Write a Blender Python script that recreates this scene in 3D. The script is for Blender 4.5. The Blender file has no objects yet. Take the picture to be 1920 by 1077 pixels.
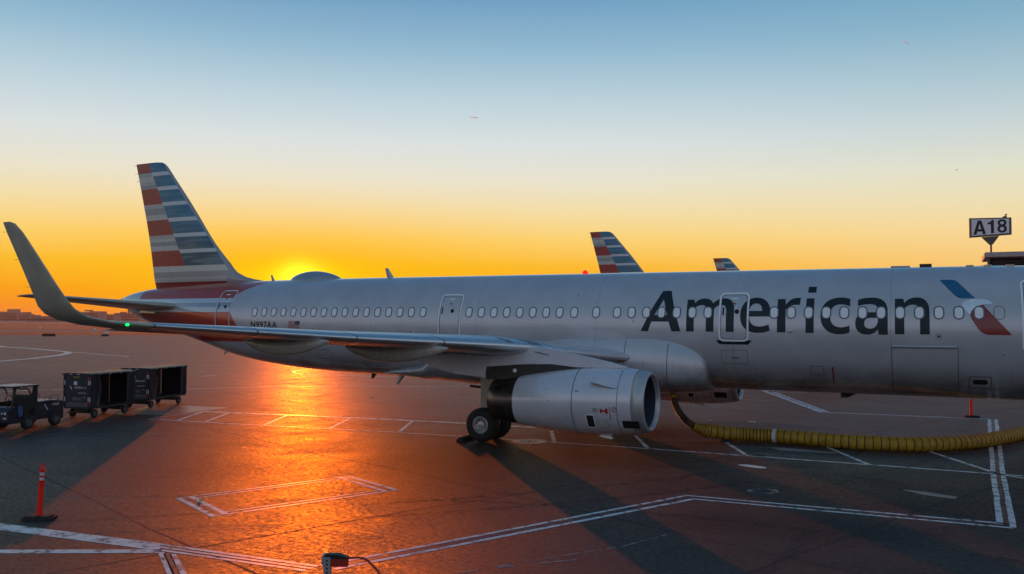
import bpy, bmesh, math, random
from mathutils import Vector, Matrix
from math import sin, cos, pi, radians, sqrt
random.seed(7)
C = bpy.context.scene.collection
SC = bpy.context.scene

# ---------------------------------------------------------------- camera
cam = bpy.data.objects.new('camera', bpy.data.cameras.new('camera'))
C.objects.link(cam); SC.camera = cam
CY, CP, CR = -0.45458, 0.036958, 0.002493
Fv = Vector((sin(CY)*cos(CP), cos(CY)*cos(CP), sin(CP)))
Rv = Vector((cos(CY), -sin(CY), 0)); Uv = Rv.cross(Fv)
R2 = Rv*cos(CR)+Uv*sin(CR); U2 = -Rv*sin(CR)+Uv*cos(CR)
cam.matrix_world = Matrix(((R2.x, U2.x, -Fv.x, 26.733), (R2.y, U2.y, -Fv.y, -31.259), (R2.z, U2.z, -Fv.z, 4.2004), (0, 0, 0, 1)))
cam.data.sensor_width = 36; cam.data.lens = 1653.1/1920*36
cam.data.clip_start = 0.2; cam.data.clip_end = 30000
SC.view_settings.view_transform = 'Standard'; SC.view_settings.look = 'None'
SC.view_settings.exposure = 0.0; SC.view_settings.gamma = 1

# ---------------------------------------------------------------- sky and sun
SUN_AZ = radians(-39.6); SUN_EL = radians(2.5)
SUND = Vector((sin(SUN_AZ)*cos(SUN_EL), cos(SUN_AZ)*cos(SUN_EL), sin(SUN_EL)))
def lin(c):
    return tuple((x/12.92 if x <= .04045 else ((x+.055)/1.055)**2.4) for x in [v/255 for v in c])
world = bpy.data.worlds.new('World'); SC.world = world; world.use_nodes = True
wt = world.node_tree; wt.nodes.clear()
class NT:
    def __init__(s, t): s.t = t
    def n(s, typ, ins=None, **kw):
        nd = s.t.nodes.new(typ)
        for k, v in kw.items(): setattr(nd, k, v)
        for k, v in (ins or {}).items():
            if isinstance(v, bpy.types.NodeSocket): s.t.links.new(v, nd.inputs[k])
            else: nd.inputs[k].default_value = v
        return nd
    def m(s, op, a, b=None, c=None, clamp=False):
        ins = {0: a}
        if b is not None: ins[1] = b
        if c is not None: ins[2] = c
        nd = s.n('ShaderNodeMath', ins, operation=op); nd.use_clamp = clamp
        return nd.outputs[0]
    def mix(s, f, a, b, mode='MIX'):
        nd = s.n('ShaderNodeMix', data_type='RGBA', blend_type=mode)
        for k, v in ((0, f), (6, a), (7, b)):
            if isinstance(v, bpy.types.NodeSocket): s.t.links.new(v, nd.inputs[k])
            else: nd.inputs[k].default_value = v if not isinstance(v, tuple) else (v if len(v) == 4 else v+(1,))
        return nd.outputs[2]
    def ramp(s, f, stops, interp='LINEAR'):
        nd = s.n('ShaderNodeValToRGB', {0: f}); r = nd.color_ramp; r.interpolation = interp
        while len(r.elements) < len(stops): r.elements.new(0.5)
        for e, (p, c) in zip(r.elements, stops): e.position = p; e.color = tuple(c)+(1,)
        return nd.outputs[0]
    def smooth(s, v, lo, hi):
        nd = s.n('ShaderNodeMapRange', {0: v, 1: lo, 2: hi}, interpolation_type='SMOOTHSTEP')
        return nd.outputs[0]
W = NT(wt)
tc = W.n('ShaderNodeTexCoord').outputs['Generated']
sep = W.n('ShaderNodeSeparateXYZ', {0: tc})
el = sep.outputs[2]
def vdot(nt, v, d):
    return nt.n('ShaderNodeVectorMath', {0: v, 1: tuple(d)}, operation='DOT_PRODUCT').outputs['Value']
flat = W.n('ShaderNodeVectorMath', {0: W.n('ShaderNodeCombineXYZ', {0: sep.outputs[0], 1: sep.outputs[1], 2: 0.0}).outputs[0]}, operation='NORMALIZE').outputs[0]
azd = vdot(W, flat, (sin(SUN_AZ), cos(SUN_AZ), 0))
sq = W.m('SQRT', W.m('MAXIMUM', el, 0.0))        # ramp position = sqrt(sin elevation)
def P(y): return sqrt(max(0, sin(math.atan((600-y)/1653))))
def stops(lst, top):
    return sorted([(P(y), lin(c)) for y, c in lst]+top)
topb = [(sqrt(.5), lin((66, 112, 152))), (sqrt(.8), lin((50, 92, 136)))]
sunside = stops([(600, (255, 118, 16)), (575, (255, 140, 6)), (550, (255, 156, 6)), (500, (255, 190, 44)), (450, (255, 214, 116)), (400, (247, 225, 168)),
                 (340, (236, 231, 210)), (270, (220, 228, 228)), (180, (188, 212, 224)), (90, (148, 188, 212)), (0, (116, 164, 200))], topb)
midside = stops([(600, (238, 172, 110)), (550, (250, 190, 110)), (500, (253, 206, 124)), (450, (250, 219, 156)), (400, (240, 226, 184)),
                 (340, (226, 228, 208)), (270, (202, 216, 218)), (180, (168, 198, 212)), (90, (134, 178, 202)), (0, (112, 166, 196))], topb)
backside = stops([(600, (66, 56, 50)), (560, (92, 84, 80)), (500, (162, 154, 158)), (400, (198, 194, 204)), (250, (198, 204, 222)), (0, (172, 188, 214))], [(sqrt(.5), lin((118, 150, 174))), (sqrt(.8), lin((84, 122, 154)))])
c1 = W.ramp(sq, sunside); c2 = W.ramp(sq, midside); c3 = W.ramp(sq, backside)
f12 = W.smooth(azd, cos(radians(46)), cos(radians(6)))
f3 = W.smooth(azd, cos(radians(110)), cos(radians(50)))
col = W.mix(f3, c3, W.mix(f12, c2, c1))
# the glow round the sun, wider than tall
sx = W.m('MULTIPLY', W.m('ARCCOSINE', W.m('MINIMUM', azd, 1.0)), 1.0)
sy = W.m('SUBTRACT', el, sin(SUN_EL))
def lobe(ax, ay):
    a = W.m('DIVIDE', sx, radians(ax)); b = W.m('DIVIDE', sy, sin(radians(ay)))
    r2 = W.m('ADD', W.m('MULTIPLY', a, a), W.m('MULTIPLY', b, b))
    return W.m('EXPONENT', W.m('MULTIPLY', r2, -1.0))
col = W.mix(W.m('MULTIPLY', lobe(13, 3.5), .95), col, lin((255, 190, 0)))
col = W.mix(W.m('MULTIPLY', lobe(3.2, 1.0), .8), col, (1.05, .84, 0))
core = W.n('ShaderNodeMix', {0: 1.0}, data_type='RGBA', blend_type='ADD')
wt.links.new(col, core.inputs[6])
lc = W.mix(lobe(1.2, 1.0), (0, 0, 0), (.9, .75, .05)); wt.links.new(lc, core.inputs[7])
col = core.outputs[2]
sky = W.n('ShaderNodeTexSky', sky_type='NISHITA', sun_disc=False, sun_elevation=SUN_EL, sun_rotation=SUN_AZ % (2*pi), air_density=1.2, dust_density=2.0)
skyc = W.mix(1.0, sky.outputs[0], (.05, .05, .05), 'MULTIPLY')
col = W.mix(.03, col, skyc)
bg = W.n('ShaderNodeBackground', {0: col, 1: 1.0})
wo = W.n('ShaderNodeOutputWorld'); wt.links.new(bg.outputs[0], wo.inputs[0])
sl = bpy.data.lights.new('sun', 'SUN'); sl.energy = 3.1; sl.angle = radians(.6); sl.color = (1, .155, .002)
so = bpy.data.objects.new('sun', sl); C.objects.link(so)
so.rotation_euler = (-SUND).to_track_quat('-Z', 'Y').to_euler()

# ---------------------------------------------------------------- helpers
def tag(o, label=None, cat=None, group=None, kind=None):
    for k, v in (('label', label), ('category', cat), ('group', group), ('kind', kind)):
        if v: o[k] = v
    return o
def empty(name, loc=(0, 0, 0), rz=0.0):
    o = bpy.data.objects.new(name, None); C.objects.link(o); o.location = loc; o.rotation_euler = (0, 0, rz)
    o.empty_display_size = .3
    return o
class MB:
    def __init__(s): s.bm = bmesh.new()
    def box(s, c, d, rz=0.0, bev=0.0, M=None):
        r = bmesh.ops.create_cube(s.bm, size=1.0)
        v = r['verts']
        for q in v:
            p = Vector((q.co.x*d[0], q.co.y*d[1], q.co.z*d[2]))
            if rz: p = Matrix.Rotation(rz, 3, 'Z') @ p
            if M: p = M @ p
            q.co = p+Vector(c)
        if bev:
            es = list({e for q in v for e in q.link_edges})
            bmesh.ops.bevel(s.bm, geom=es, offset=bev, segments=2, affect='EDGES', profile=.5)
        return s
    def grid(s, rows, close_u=False, close_v=False, cap=False):
        vs = [[s.bm.verts.new(p) for p in r] for r in rows]
        n = len(rows); m = len(rows[0])
        for i in range(n if close_v else n-1):
            for j in range(m if close_u else m-1):
                a, b = vs[i], vs[(i+1) % n]
                q = [a[j], a[(j+1) % m], b[(j+1) % m], b[j]]
                try: s.bm.faces.new(q)
                except ValueError: pass
        if cap:
            for r in (vs[0], vs[-1]):
                try: s.bm.faces.new(r)
                except ValueError: pass
        return s
    def lathe(s, prof, axis='X', o=(0, 0, 0), n=32, caps=False):
        rows = []
        for t, r in prof:
            row = []
            for k in range(n):
                a = 2*pi*k/n; u, w = r*cos(a), r*sin(a)
                p = {'X': (t, u, w), 'Y': (u, t, w), 'Z': (u, w, t)}[axis]
                row.append((p[0]+o[0], p[1]+o[1], p[2]+o[2]))
            rows.append(row)
        return s.grid(rows, close_u=True, cap=caps)
    def tube(s, pts, r, n=10, cap=True):
        pts = [Vector(p) for p in pts]; rows = []
        rs = r if isinstance(r, (list, tuple)) else [r]*len(pts)
        up = None
        for i, p in enumerate(pts):
            d = (pts[min(i+1, len(pts)-1)]-pts[max(i-1, 0)]).normalized()
            if up is None: up = Vector((0, 0, 1)) if abs(d.z) < .9 else Vector((1, 0, 0))
            a = d.cross(up).normalized(); b = a.cross(d).normalized(); up = b
            rows.append([p+a*rs[i]*cos(2*pi*k/n)+b*rs[i]*sin(2*pi*k/n) for k in range(n)])
        return s.grid(rows, close_u=True, cap=cap)
    def poly(s, pts, h, axis='Y'):
        """closed outline of (u, w) pairs extruded between h[0] and h[1] along the axis"""
        def m(u, w, t): return {'Y': (u, t, w), 'Z': (u, w, t), 'X': (t, u, w)}[axis]
        a = [s.bm.verts.new(m(u, w, h[0])) for u, w in pts]; b = [s.bm.verts.new(m(u, w, h[1])) for u, w in pts]
        n = len(pts)
        s.bm.faces.new(a); s.bm.faces.new(b)
        for i in range(n): s.bm.faces.new([a[i], a[(i+1) % n], b[(i+1) % n], b[i]])
        return s
    def quad(s, pts):
        s.bm.faces.new([s.bm.verts.new(p) for p in pts]); return s
    def build(s, name, mat, parent=None, smooth=False, ang=40):
        bmesh.ops.recalc_face_normals(s.bm, faces=s.bm.faces[:])
        me = bpy.data.meshes.new(name); s.bm.to_mesh(me); s.bm.free()
        me.materials.append(mat)
        if smooth:
            me.shade_smooth()
            if ang: me.set_sharp_from_angle(angle=radians(ang))
        o = bpy.data.objects.new(name, me); C.objects.link(o)
        if parent: o.parent = parent
        return o
def principled(name):
    m = bpy.data.materials.new(name); m.use_nodes = True; t = m.node_tree
    b = t.nodes['Principled BSDF']; return m, NT(t), b
def pbr(name, col, rough=.5, metal=0.0, var=.12, scale=6.0, bump=0.0, bscale=40.0, coat=0.0, spec=None, emit=None):
    m, N, b = principled(name); t = N.t
    co = N.n('ShaderNodeTexCoord').outputs['Object']
    nz = N.n('ShaderNodeTexNoise', {'Vector': co, 'Scale': scale, 'Detail': 5.0, 'Roughness': .6}).outputs['Fac']
    c = tuple(col)
    cc = N.mix(N.smooth(nz, .25, .75), tuple(x*(1-var) for x in c), tuple(min(1, x*(1+var)) for x in c))
    t.links.new(cc, b.inputs['Base Color'])
    rr = N.m('ADD', N.m('MULTIPLY', nz, .18), rough-.09, clamp=True); t.links.new(rr, b.inputs['Roughness'])
    b.inputs['Metallic'].default_value = metal
    if coat: b.inputs['Coat Weight'].default_value = coat; b.inputs['Coat Roughness'].default_value = .08
    if spec is not None: b.inputs['Specular IOR Level'].default_value = spec
    if bump:
        n2 = N.n('ShaderNodeTexNoise', {'Vector': co, 'Scale': bscale, 'Detail': 3.0}).outputs['Fac']
        bp = N.n('ShaderNodeBump', {'Strength': bump, 'Distance': .01, 'Height': n2}); t.links.new(bp.outputs[0], b.inputs['Normal'])
    if emit: b.inputs['Emission Color'].default_value = emit[:3]+(1,); b.inputs['Emission Strength'].default_value = emit[3]
    return m

# ---------------------------------------------------------------- materials
M = {}
M['rubber'] = pbr('rubber', (.016, .016, .017), .75, bump=.4)
M['rim'] = pbr('wheel_rim', (.55, .55, .55), .4, .5, var=.25, scale=20)
M['bare'] = pbr('bare_aluminium', (.66, .67, .68), .34, .85, var=.06)
M['hub'] = pbr('dusty_hub', (.10, .10, .10), .6)
M['steel'] = pbr('painted_steel', (.36, .37, .38), .4, .3)
M['gearleg'] = pbr('gear_leg_paint', (.36, .37, .37), .4, .1, var=.2)
M['darkmetal'] = pbr('burnt_metal', (.13, .11, .095), .3, .9, var=.35, scale=4)
M['heat'] = pbr('dark_primer', (.045, .04, .036), .5, .2, var=.3)
M['black'] = pbr('black_paint', (.012, .012, .013), .5)
M['lip'] = pbr('brushed_inlet_lip', (.50, .49, .50), .42, .5, var=.08)
M['void'] = pbr('dark_opening', (.006, .006, .007), .8)
M['decal'] = pbr('charcoal_lettering', (.012, .022, .030), .42, var=.05, spec=.35)
M['whiteline'] = pbr('white_outline_paint', (.92, .93, .94), .35, var=.04)
M['red'] = pbr('red_paint', (.42, .018, .012), .35, coat=.3)
M['blue'] = pbr('emblem_blue', (.006, .12, .26), .3, coat=.4)
M['emred'] = pbr('emblem_red', (.26, .012, .012), .3, coat=.4)
M['emsilver'] = pbr('emblem_silver', (.90, .93, .96), .25, .4, coat=.3)
M['pane'] = pbr('window_shade', (.92, .92, .94), .25, coat=.6, var=.03)
M['frame'] = pbr('window_frame', (.13, .135, .15), .4, .3)
M['seam'] = pbr('panel_seam', (.055, .055, .06), .7)
M['wingpaint'] = pbr('wing_grey_paint', (.50, .45, .36), .38, .1, var=.16, scale=1.3, coat=.2)
M['trackfair'] = pbr('fairing_grey_paint', (.46, .42, .36), .35, .1, coat=.3)
M['wingdark'] = pbr('wing_underside_grey', (.20, .20, .195), .42, .1, var=.2, scale=1.0)
M['navy'] = pbr('navy_paint', (.008, .011, .028), .5, coat=.1, var=.3)
M['navyplastic'] = pbr('navy_plastic_panel', (.009, .013, .034), .45, var=.35, scale=4)
M['curtain'] = pbr('navy_vinyl_curtain', (.008, .011, .028), .35, var=.5, scale=3, bump=.8, bscale=6)
M['cartin'] = pbr('cart_inside_grey', (.028, .025, .024), .7)
M['chassis'] = pbr('black_chassis', (.012, .012, .012), .6)
M['cream'] = pbr('cream_roof', (.62, .55, .44), .5)
M['white'] = pbr('white_lettering', (.65, .66, .66), .5)
M['yellowtext'] = pbr('yellow_lettering', (.40, .38, .06), .5)
M['greyp'] = pbr('scuffed_grey_panel', (.085, .09, .11), .6, var=.4, scale=9)
M['glass'] = pbr('clear_vinyl', (.10, .11, .12), .2)
M['orange'] = pbr('orange_plastic', (.72, .045, .006), .45, var=.1, spec=.4)
def translucent(m, w, col):
    t = m.node_tree; b = t.nodes['Principled BSDF']; tr = t.nodes.new('ShaderNodeBsdfTranslucent'); tr.inputs[0].default_value = col+(1,)
    mx = t.nodes.new('ShaderNodeMixShader'); mx.inputs[0].default_value = w; t.links.new(b.outputs[0], mx.inputs[1]); t.links.new(tr.outputs[0], mx.inputs[2]); t.links.new(mx.outputs[0], t.nodes['Material Output'].inputs[0])
M['orange'] = pbr('orange_plastic', (.72, .022, .008), .45, var=.06, spec=.4)
translucent(M['orange'], .35, (.9, .03, .01))
M['reflect'] = pbr('reflective_band', (.55, .52, .50), .4)
M['hose'] = pbr('yellow_duct_fabric', (.42, .235, .012), .62, var=.28, scale=5, bump=.7, bscale=9)
M['hoserib'] = pbr('black_duct_coil', (.014, .012, .010), .6)
M['hosenarrow'] = pbr('brown_duct', (.22, .14, .05), .6)
M['concrete'] = pbr('concrete', (.16, .155, .15), .75, bump=.4)
M['lampgreen'] = pbr('green_navigation_lamp', (.02, .5, .12), .2, emit=(.0, 1, .10, 3.0))
M['beacon'] = pbr('red_beacon', (.7, .01, .01), .3, emit=(1, .01, .01, .9))
M['bldg'] = pbr('far_building_wall', (.22, .19, .17), .8, var=.3, scale=.03)
M['signwhite'] = pbr('sign_face', (.82, .80, .82), .5, var=.04)
M['signdark'] = pbr('sign_frame', (.10, .085, .085), .5)
M['bridge'] = pbr('bridge_grey_paint', (.40, .36, .36), .5)

def stripes(N, v, base, bands):
    """bands: list of (lo, hi, colour) along the value v"""
    c = base
    for lo, hi, cl in bands:
        f = N.m('MULTIPLY', N.m('GREATER_THAN', v, lo), N.m('LESS_THAN', v, hi))
        c = N.mix(f, c, cl)
    return c
SILV = (.55, .545, .57)
def fuselage_material():
    m, N, b = principled('silver_mica_paint'); t = N.t
    co = N.n('ShaderNodeTexCoord').outputs['Object']; s = N.n('ShaderNodeSeparateXYZ', {0: co})
    x, z = s.outputs[0], s.outputs[2]
    nz = N.n('ShaderNodeTexNoise', {'Vector': co, 'Scale': .8, 'Detail': 6.0, 'Roughness': .6}).outputs['Fac']
    base = N.mix(N.smooth(nz, .3, .7), tuple(v*.93 for v in SILV), tuple(v*1.06 for v in SILV))
    # belly shade painted into the base colour, broken up by grimy patches
    belly_shade = N.m('MULTIPLY', N.smooth(z, 3.1, 2.0), N.m('ADD', N.m('MULTIPLY', N.smooth(nz, .35, .6), .6), .4))
    base = N.mix(N.m('MULTIPLY', belly_shade, .82), base, (.10, .085, .08))
    red = (.50, .045, .018); wht = (.62, .66, .72); gry = (.30, .34, .42)
    bands = [(5.13, 9, red), (4.93, 5.13, wht), (4.73, 4.93, gry), (4.51, 4.73, (.50, .55, .62)), (3.2, 4.51, red)]
    liv = stripes(N, z, base, bands)
    front = N.m('ADD', N.m('MULTIPLY', N.m('MAXIMUM', N.m('SUBTRACT', 4.51, z), 0.0), .70), -1.45)
    # the band steps forward above, where it runs up into the fin fairing
    up = N.m('MULTIPLY', N.m('POWER', N.m('MAXIMUM', N.m('SUBTRACT', z, 5.22), 0.0), 1.5), 2.4)
    front = N.m('ADD', front, up)
    f = N.m('MULTIPLY', N.m('LESS_THAN', x, front), N.m('GREATER_THAN', x, -8.35))
    c = N.mix(f, base, liv)
    # skin joints: circumferential every few metres plus two lap joints
    fr = N.m('ABSOLUTE', N.m('SUBTRACT', N.m('FRACT', N.m('DIVIDE', N.m('ADD', x, 1.1), 4.8)), .5))
    j1 = N.m('LESS_THAN', fr, .0022)
    j2 = N.m('LESS_THAN', N.m('ABSOLUTE', N.m('SUBTRACT', z, 4.03)), .007)
    j2 = N.m('MULTIPLY', j2, N.smooth(N.n('ShaderNodeTexNoise', {'Vector': co, 'Scale': .22}).outputs['Fac'], .42, .5))
    j3 = N.m('LESS_THAN', N.m('ABSOLUTE', N.m('SUBTRACT', z, 2.18)), .007)
    jj = N.m('MULTIPLY', N.m('MAXIMUM', N.m('MAXIMUM', j1, j2), j3), .30)
    c = N.mix(jj, c, (.05, .05, .055))
    # streaks running aft and down from joints
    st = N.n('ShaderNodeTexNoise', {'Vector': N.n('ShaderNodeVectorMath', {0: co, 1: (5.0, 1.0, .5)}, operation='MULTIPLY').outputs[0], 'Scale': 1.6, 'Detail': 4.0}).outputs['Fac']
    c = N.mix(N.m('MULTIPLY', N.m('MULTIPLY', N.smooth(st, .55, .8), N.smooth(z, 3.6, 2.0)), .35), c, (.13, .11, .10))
    t.links.new(c, b.inputs['Base Color'])
    b.inputs['Metallic'].default_value = .22
    t.links.new(N.m('ADD', N.m('MULTIPLY', nz, .12), .26), b.inputs['Roughness'])
    b.inputs['Coat Weight'].default_value = .8; b.inputs['Coat Roughness'].default_value = .05
    # slight quilting of the skin
    wv = N.n('ShaderNodeTexNoise', {'Vector': co, 'Scale': 1.9, 'Detail': 2.0}).outputs['Fac']
    bp = N.n('ShaderNodeBump', {'Strength': .16, 'Distance': .02, 'Height': wv}); t.links.new(bp.outputs[0], b.inputs['Normal'])
    return m
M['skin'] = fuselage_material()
def plain_silver(name, col, rough=.28, metal=.35):
    m = pbr(name, col, rough, metal, var=.07, scale=1.2, coat=.5); return m
M['silver'] = plain_silver('silver_paint', (.36, .385, .43))
M['cowl'] = plain_silver('cowl_paint', (.66, .655, .70), .26, .15)
M['fairing'] = plain_silver('fairing_paint', (.55, .555, .62), .2, .25)
def fin_material():
    m, N, b = principled('fin_livery_paint'); t = N.t
    co = N.n('ShaderNodeTexCoord').outputs['Object']; s = N.n('ShaderNodeSeparateXYZ', {0: co})
    x, z = s.outputs[0], s.outputs[2]
    nz = N.n('ShaderNodeTexNoise', {'Vector': N.n('ShaderNodeVectorMath', {0: co, 1: (.6, 1, 6)}, operation='MULTIPLY').outputs[0], 'Scale': 1.0, 'Detail': 4.0}).outputs['Fac']
    silver = (.62, .66, .67)
    blue = N.mix(N.smooth(nz, .4, .62), (.008, .16, .28), (.05, .23, .33))
    blue = N.mix(N.smooth(z, 9.3, 7.2), blue, N.mix(N.smooth(nz, .4, .6), (.03, .10, .13), (.14, .21, .23)))
    fz = [11.97, 11.43, 11.24, 10.69, 10.5, 9.9, 9.72, 9.11, 8.92, 8.33, 8.15, 7.55, 7.37, 6.75]
    fc = N.mix(1.0, silver, silver)
    for k in range(0, 14, 2):
        hi, lo = (20 if k == 0 else fz[k]), fz[k+1]
        f = N.m('MULTIPLY', N.m('GREATER_THAN', z, lo), N.m('LESS_THAN', z, hi)); fc = N.mix(f, fc, blue)
    red = N.mix(N.smooth(nz, .3, .7), (.36, .04, .026), (.42, .055, .036))
    g1, g2, g3 = (.46, .47, .45), (.33, .36, .37), (.58, .57, .53)
    rc = stripes(N, z, g1, [(10.95, 11.2, g3), (10.61, 10.8, g2), (9.62, 9.83, (.5, .51, .5)), (9.04, 9.3, g3), (9.3, 9.62, g2), (7.95, 8.1, g3), (7.51, 7.75, g3), (7.75, 7.95, g2)])
    for lo, hi in ((11.42, 20), (9.83, 10.61), (8.28, 9.04), (6.72, 7.51)):
        f = N.m('MULTIPLY', N.m('GREATER_THAN', z, lo), N.m('LESS_THAN', z, hi)); rc = N.mix(f, rc, red)
    rear = N.m('LESS_THAN', x, N.m('ADD', N.m('MULTIPLY', N.m('SUBTRACT', 11.9, z), .5135), -8.62))
    c = N.mix(rear, fc, rc)
    low = stripes(N, z, (.50, .48, .46), [(6.47, 6.75, (.66, .63, .58)), (6.2, 6.47, (.38, .37, .36)), (5.97, 6.2, (.52, .50, .48)), (0, 5.97, (.27, .022, .018))])
    # the red root band ends where the dorsal fillet begins
    low = N.mix(N.m('MULTIPLY', N.m('GREATER_THAN', x, -3.3), N.m('LESS_THAN', z, 6.3)), low, (.36, .37, .39))
    c = N.mix(N.m('LESS_THAN', z, 6.75), c, low)
    # leading edge left bare, rudder hinge line
    lex = N.m('ADD', N.m('MULTIPLY', N.m('SUBTRACT', 11.14, z), .82), -7.06)
    c = N.mix(N.m('GREATER_THAN', x, lex), c, (.36, .37, .38))
    hin = N.m('ADD', N.m('MULTIPLY', N.m('SUBTRACT', 11.9, z), .36), -8.98)
    c = N.mix(N.m('MULTIPLY', N.m('LESS_THAN', N.m('ABSOLUTE', N.m('SUBTRACT', x, hin)), .012), .5), c, (.05, .05, .05))
    t.links.new(c, b.inputs['Base Color']); b.inputs['Roughness'].default_value = .4; b.inputs['Metallic'].default_value = .1
    b.inputs['Coat Weight'].default_value = .2; b.inputs['Coat Roughness'].default_value = .2
    return m
M['fin'] = fin_material()

# ---------------------------------------------------------------- the ground
def ground_material():
    m, N, b = principled('apron_concrete'); t = N.t
    co = N.n('ShaderNodeTexCoord').outputs['Object']
    def nz(scale, detail=5.0, rough=.6, vec=co, dist=0.0):
        return N.n('ShaderNodeTexNoise', {'Vector': vec, 'Scale': scale, 'Detail': detail, 'Roughness': rough, 'Distortion': dist}).outputs['Fac']
    big = nz(.07, 4); mid = nz(.45, 6, .65, dist=.6); med = nz(2.6, 6, .72); fine = nz(9.0, 6, .75); grit = nz(30.0, 4, .8)
    streakv = N.n('ShaderNodeVectorMath', {0: co, 1: (.35, 2.2, 1)}, operation='MULTIPLY').outputs[0]
    strk = nz(.55, 7, .72, streakv, .8)
    c = N.mix(N.smooth(big, .35, .65), (.030, .022, .018), (.058, .041, .032))
    c = N.mix(N.m('MULTIPLY', N.smooth(mid, .42, .72), .6), c, (.080, .061, .052))
    c = N.mix(N.m('MULTIPLY', N.smooth(strk, .46, .66), .75), c, (.020, .016, .015))
    c = N.mix(N.m('MULTIPLY', N.smooth(med, .5, .72), .5), c, (.085, .068, .060))
    c = N.mix(N.m('MULTIPLY', N.smooth(fine, .50, .68), .6), c, (.020, .017, .016))
    c = N.mix(N.m('MULTIPLY', N.smooth(grit, .56, .70), .55), c, (.20, .175, .16))
    # base colour is dark on the stand and turns pale ochre beyond it
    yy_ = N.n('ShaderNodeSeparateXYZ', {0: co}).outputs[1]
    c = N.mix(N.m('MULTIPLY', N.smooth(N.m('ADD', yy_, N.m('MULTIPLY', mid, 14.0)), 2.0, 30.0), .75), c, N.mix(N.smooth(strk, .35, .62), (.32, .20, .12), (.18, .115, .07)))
    # oil and tyre stains, each where it lies
    def blob(cx, cy, rx, ry, rot=0.0, edge=.5):
        mp = N.n('ShaderNodeMapping', {'Vector': co, 'Location': (cx, cy, 0), 'Rotation': (0, 0, rot), 'Scale': (rx, ry, 1)}, vector_type='TEXTURE').outputs[0]
        wob = N.n('ShaderNodeVectorMath', {0: mp, 1: N.n('ShaderNodeVectorMath', {0: N.n('ShaderNodeTexNoise', {'Vector': co, 'Scale': .7, 'Detail': 4.0}).outputs['Color'], 1: (.5, .5, .5)}, operation='SUBTRACT').outputs[0]}, operation='ADD').outputs[0]
        l = N.n('ShaderNodeVectorMath', {0: wob}, operation='LENGTH').outputs['Value']
        return N.smooth(l, 1.15, edge)
    st = None
    for a in ((22.3, -4.2, 2.6, .9, .1), (19.2, -6.3, 1.5, .5, 0), (24.6, -6.4, 2.2, .8, -.2), (20.4, 5.0, 3.0, 1.0, 0), (21.2, -2.2, 3.5, .8, .1), (27.3, -9.0, 2.0, 1.2, .3), (23.9, -12.6, 3.0, 1.3, .2), (16.0, 1.0, 2.2, .7, 0), (5.0, -3.0, 5, 1.6, .3)):
        f = blob(*a); st = f if st is None else N.m('MAXIMUM', st, f)
    c = N.mix(N.m('MULTIPLY', st, .78), c, (.016, .014, .014))
    t.links.new(c, b.inputs['Base Color'])
    r = N.m('ADD', N.m('MULTIPLY', N.smooth(fine, .35, .65), .24), .42)
    r = N.m('ADD', r, N.m('MULTIPLY', N.smooth(grit, .4, .65), .12))
    r = N.m('ADD', r, N.m('MULTIPLY', N.smooth(mid, .4, .7), .10))
    r = N.m('SUBTRACT', r, N.m('MULTIPLY', N.smooth(strk, .5, .75), .10))
    t.links.new(r, b.inputs['Roughness']); b.inputs['Specular IOR Level'].default_value = .27
    h = N.m('ADD', N.m('ADD', N.m('MULTIPLY', grit, .45), N.m('MULTIPLY', fine, .6)), N.m('MULTIPLY', med, .8))
    bp = N.n('ShaderNodeBump', {'Strength': 1.0, 'Distance': .014, 'Height': h})
    t.links.new(bp.outputs[0], b.inputs['Normal'])
    return m
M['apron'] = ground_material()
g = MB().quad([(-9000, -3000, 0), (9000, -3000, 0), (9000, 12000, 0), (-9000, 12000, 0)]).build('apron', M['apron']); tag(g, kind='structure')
CAMP = Vector((26.733, -31.259, 4.2004))

def worn_paint(name, col, lo=.36, hi=.50):
    """road paint rubbed through to the concrete in patches"""
    m, N, b = principled(name); t = N.t
    co = N.n('ShaderNodeTexCoord').outputs['Object']
    a = N.n('ShaderNodeTexNoise', {'Vector': co, 'Scale': 3.2, 'Detail': 8.0, 'Roughness': .75}).outputs['Fac']
    c = N.mix(N.smooth(a, .35, .7), tuple(v*.72 for v in col), col); t.links.new(c, b.inputs['Base Color'])
    b.inputs['Roughness'].default_value = .45
    tr = N.n('ShaderNodeBsdfTransparent'); mx = N.n('ShaderNodeMixShader')
    t.links.new(N.smooth(a, lo, hi), mx.inputs[0]); t.links.new(tr.outputs[0], mx.inputs[1]); t.links.new(b.outputs[0], mx.inputs[2])
    t.links.new(mx.outputs[0], t.nodes['Material Output'].inputs[0])
    return m
M['line'] = worn_paint('white_road_paint', (.80, .80, .79))
M['linered'] = worn_paint('red_brown_road_paint', (.11, .035, .035), .36, .5)
M['linefaint'] = worn_paint('faded_road_paint', (.30, .28, .27), .42, .6)
M['crack'] = pbr('sealed_joint', (.006, .005, .005), .8)
M['patch'] = pbr('pale_concrete_patch', (.22, .20, .18), .42, var=.2, scale=1.5, bump=.3)
M['grass'] = pbr('dry_grass', (.055, .050, .022), .95, var=.3, scale=.05)
M['taxi'] = pbr('taxiway_concrete', (.13, .11, .10), .6, var=.2, scale=.04)
ZC, ZL = .0008, .0018
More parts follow.
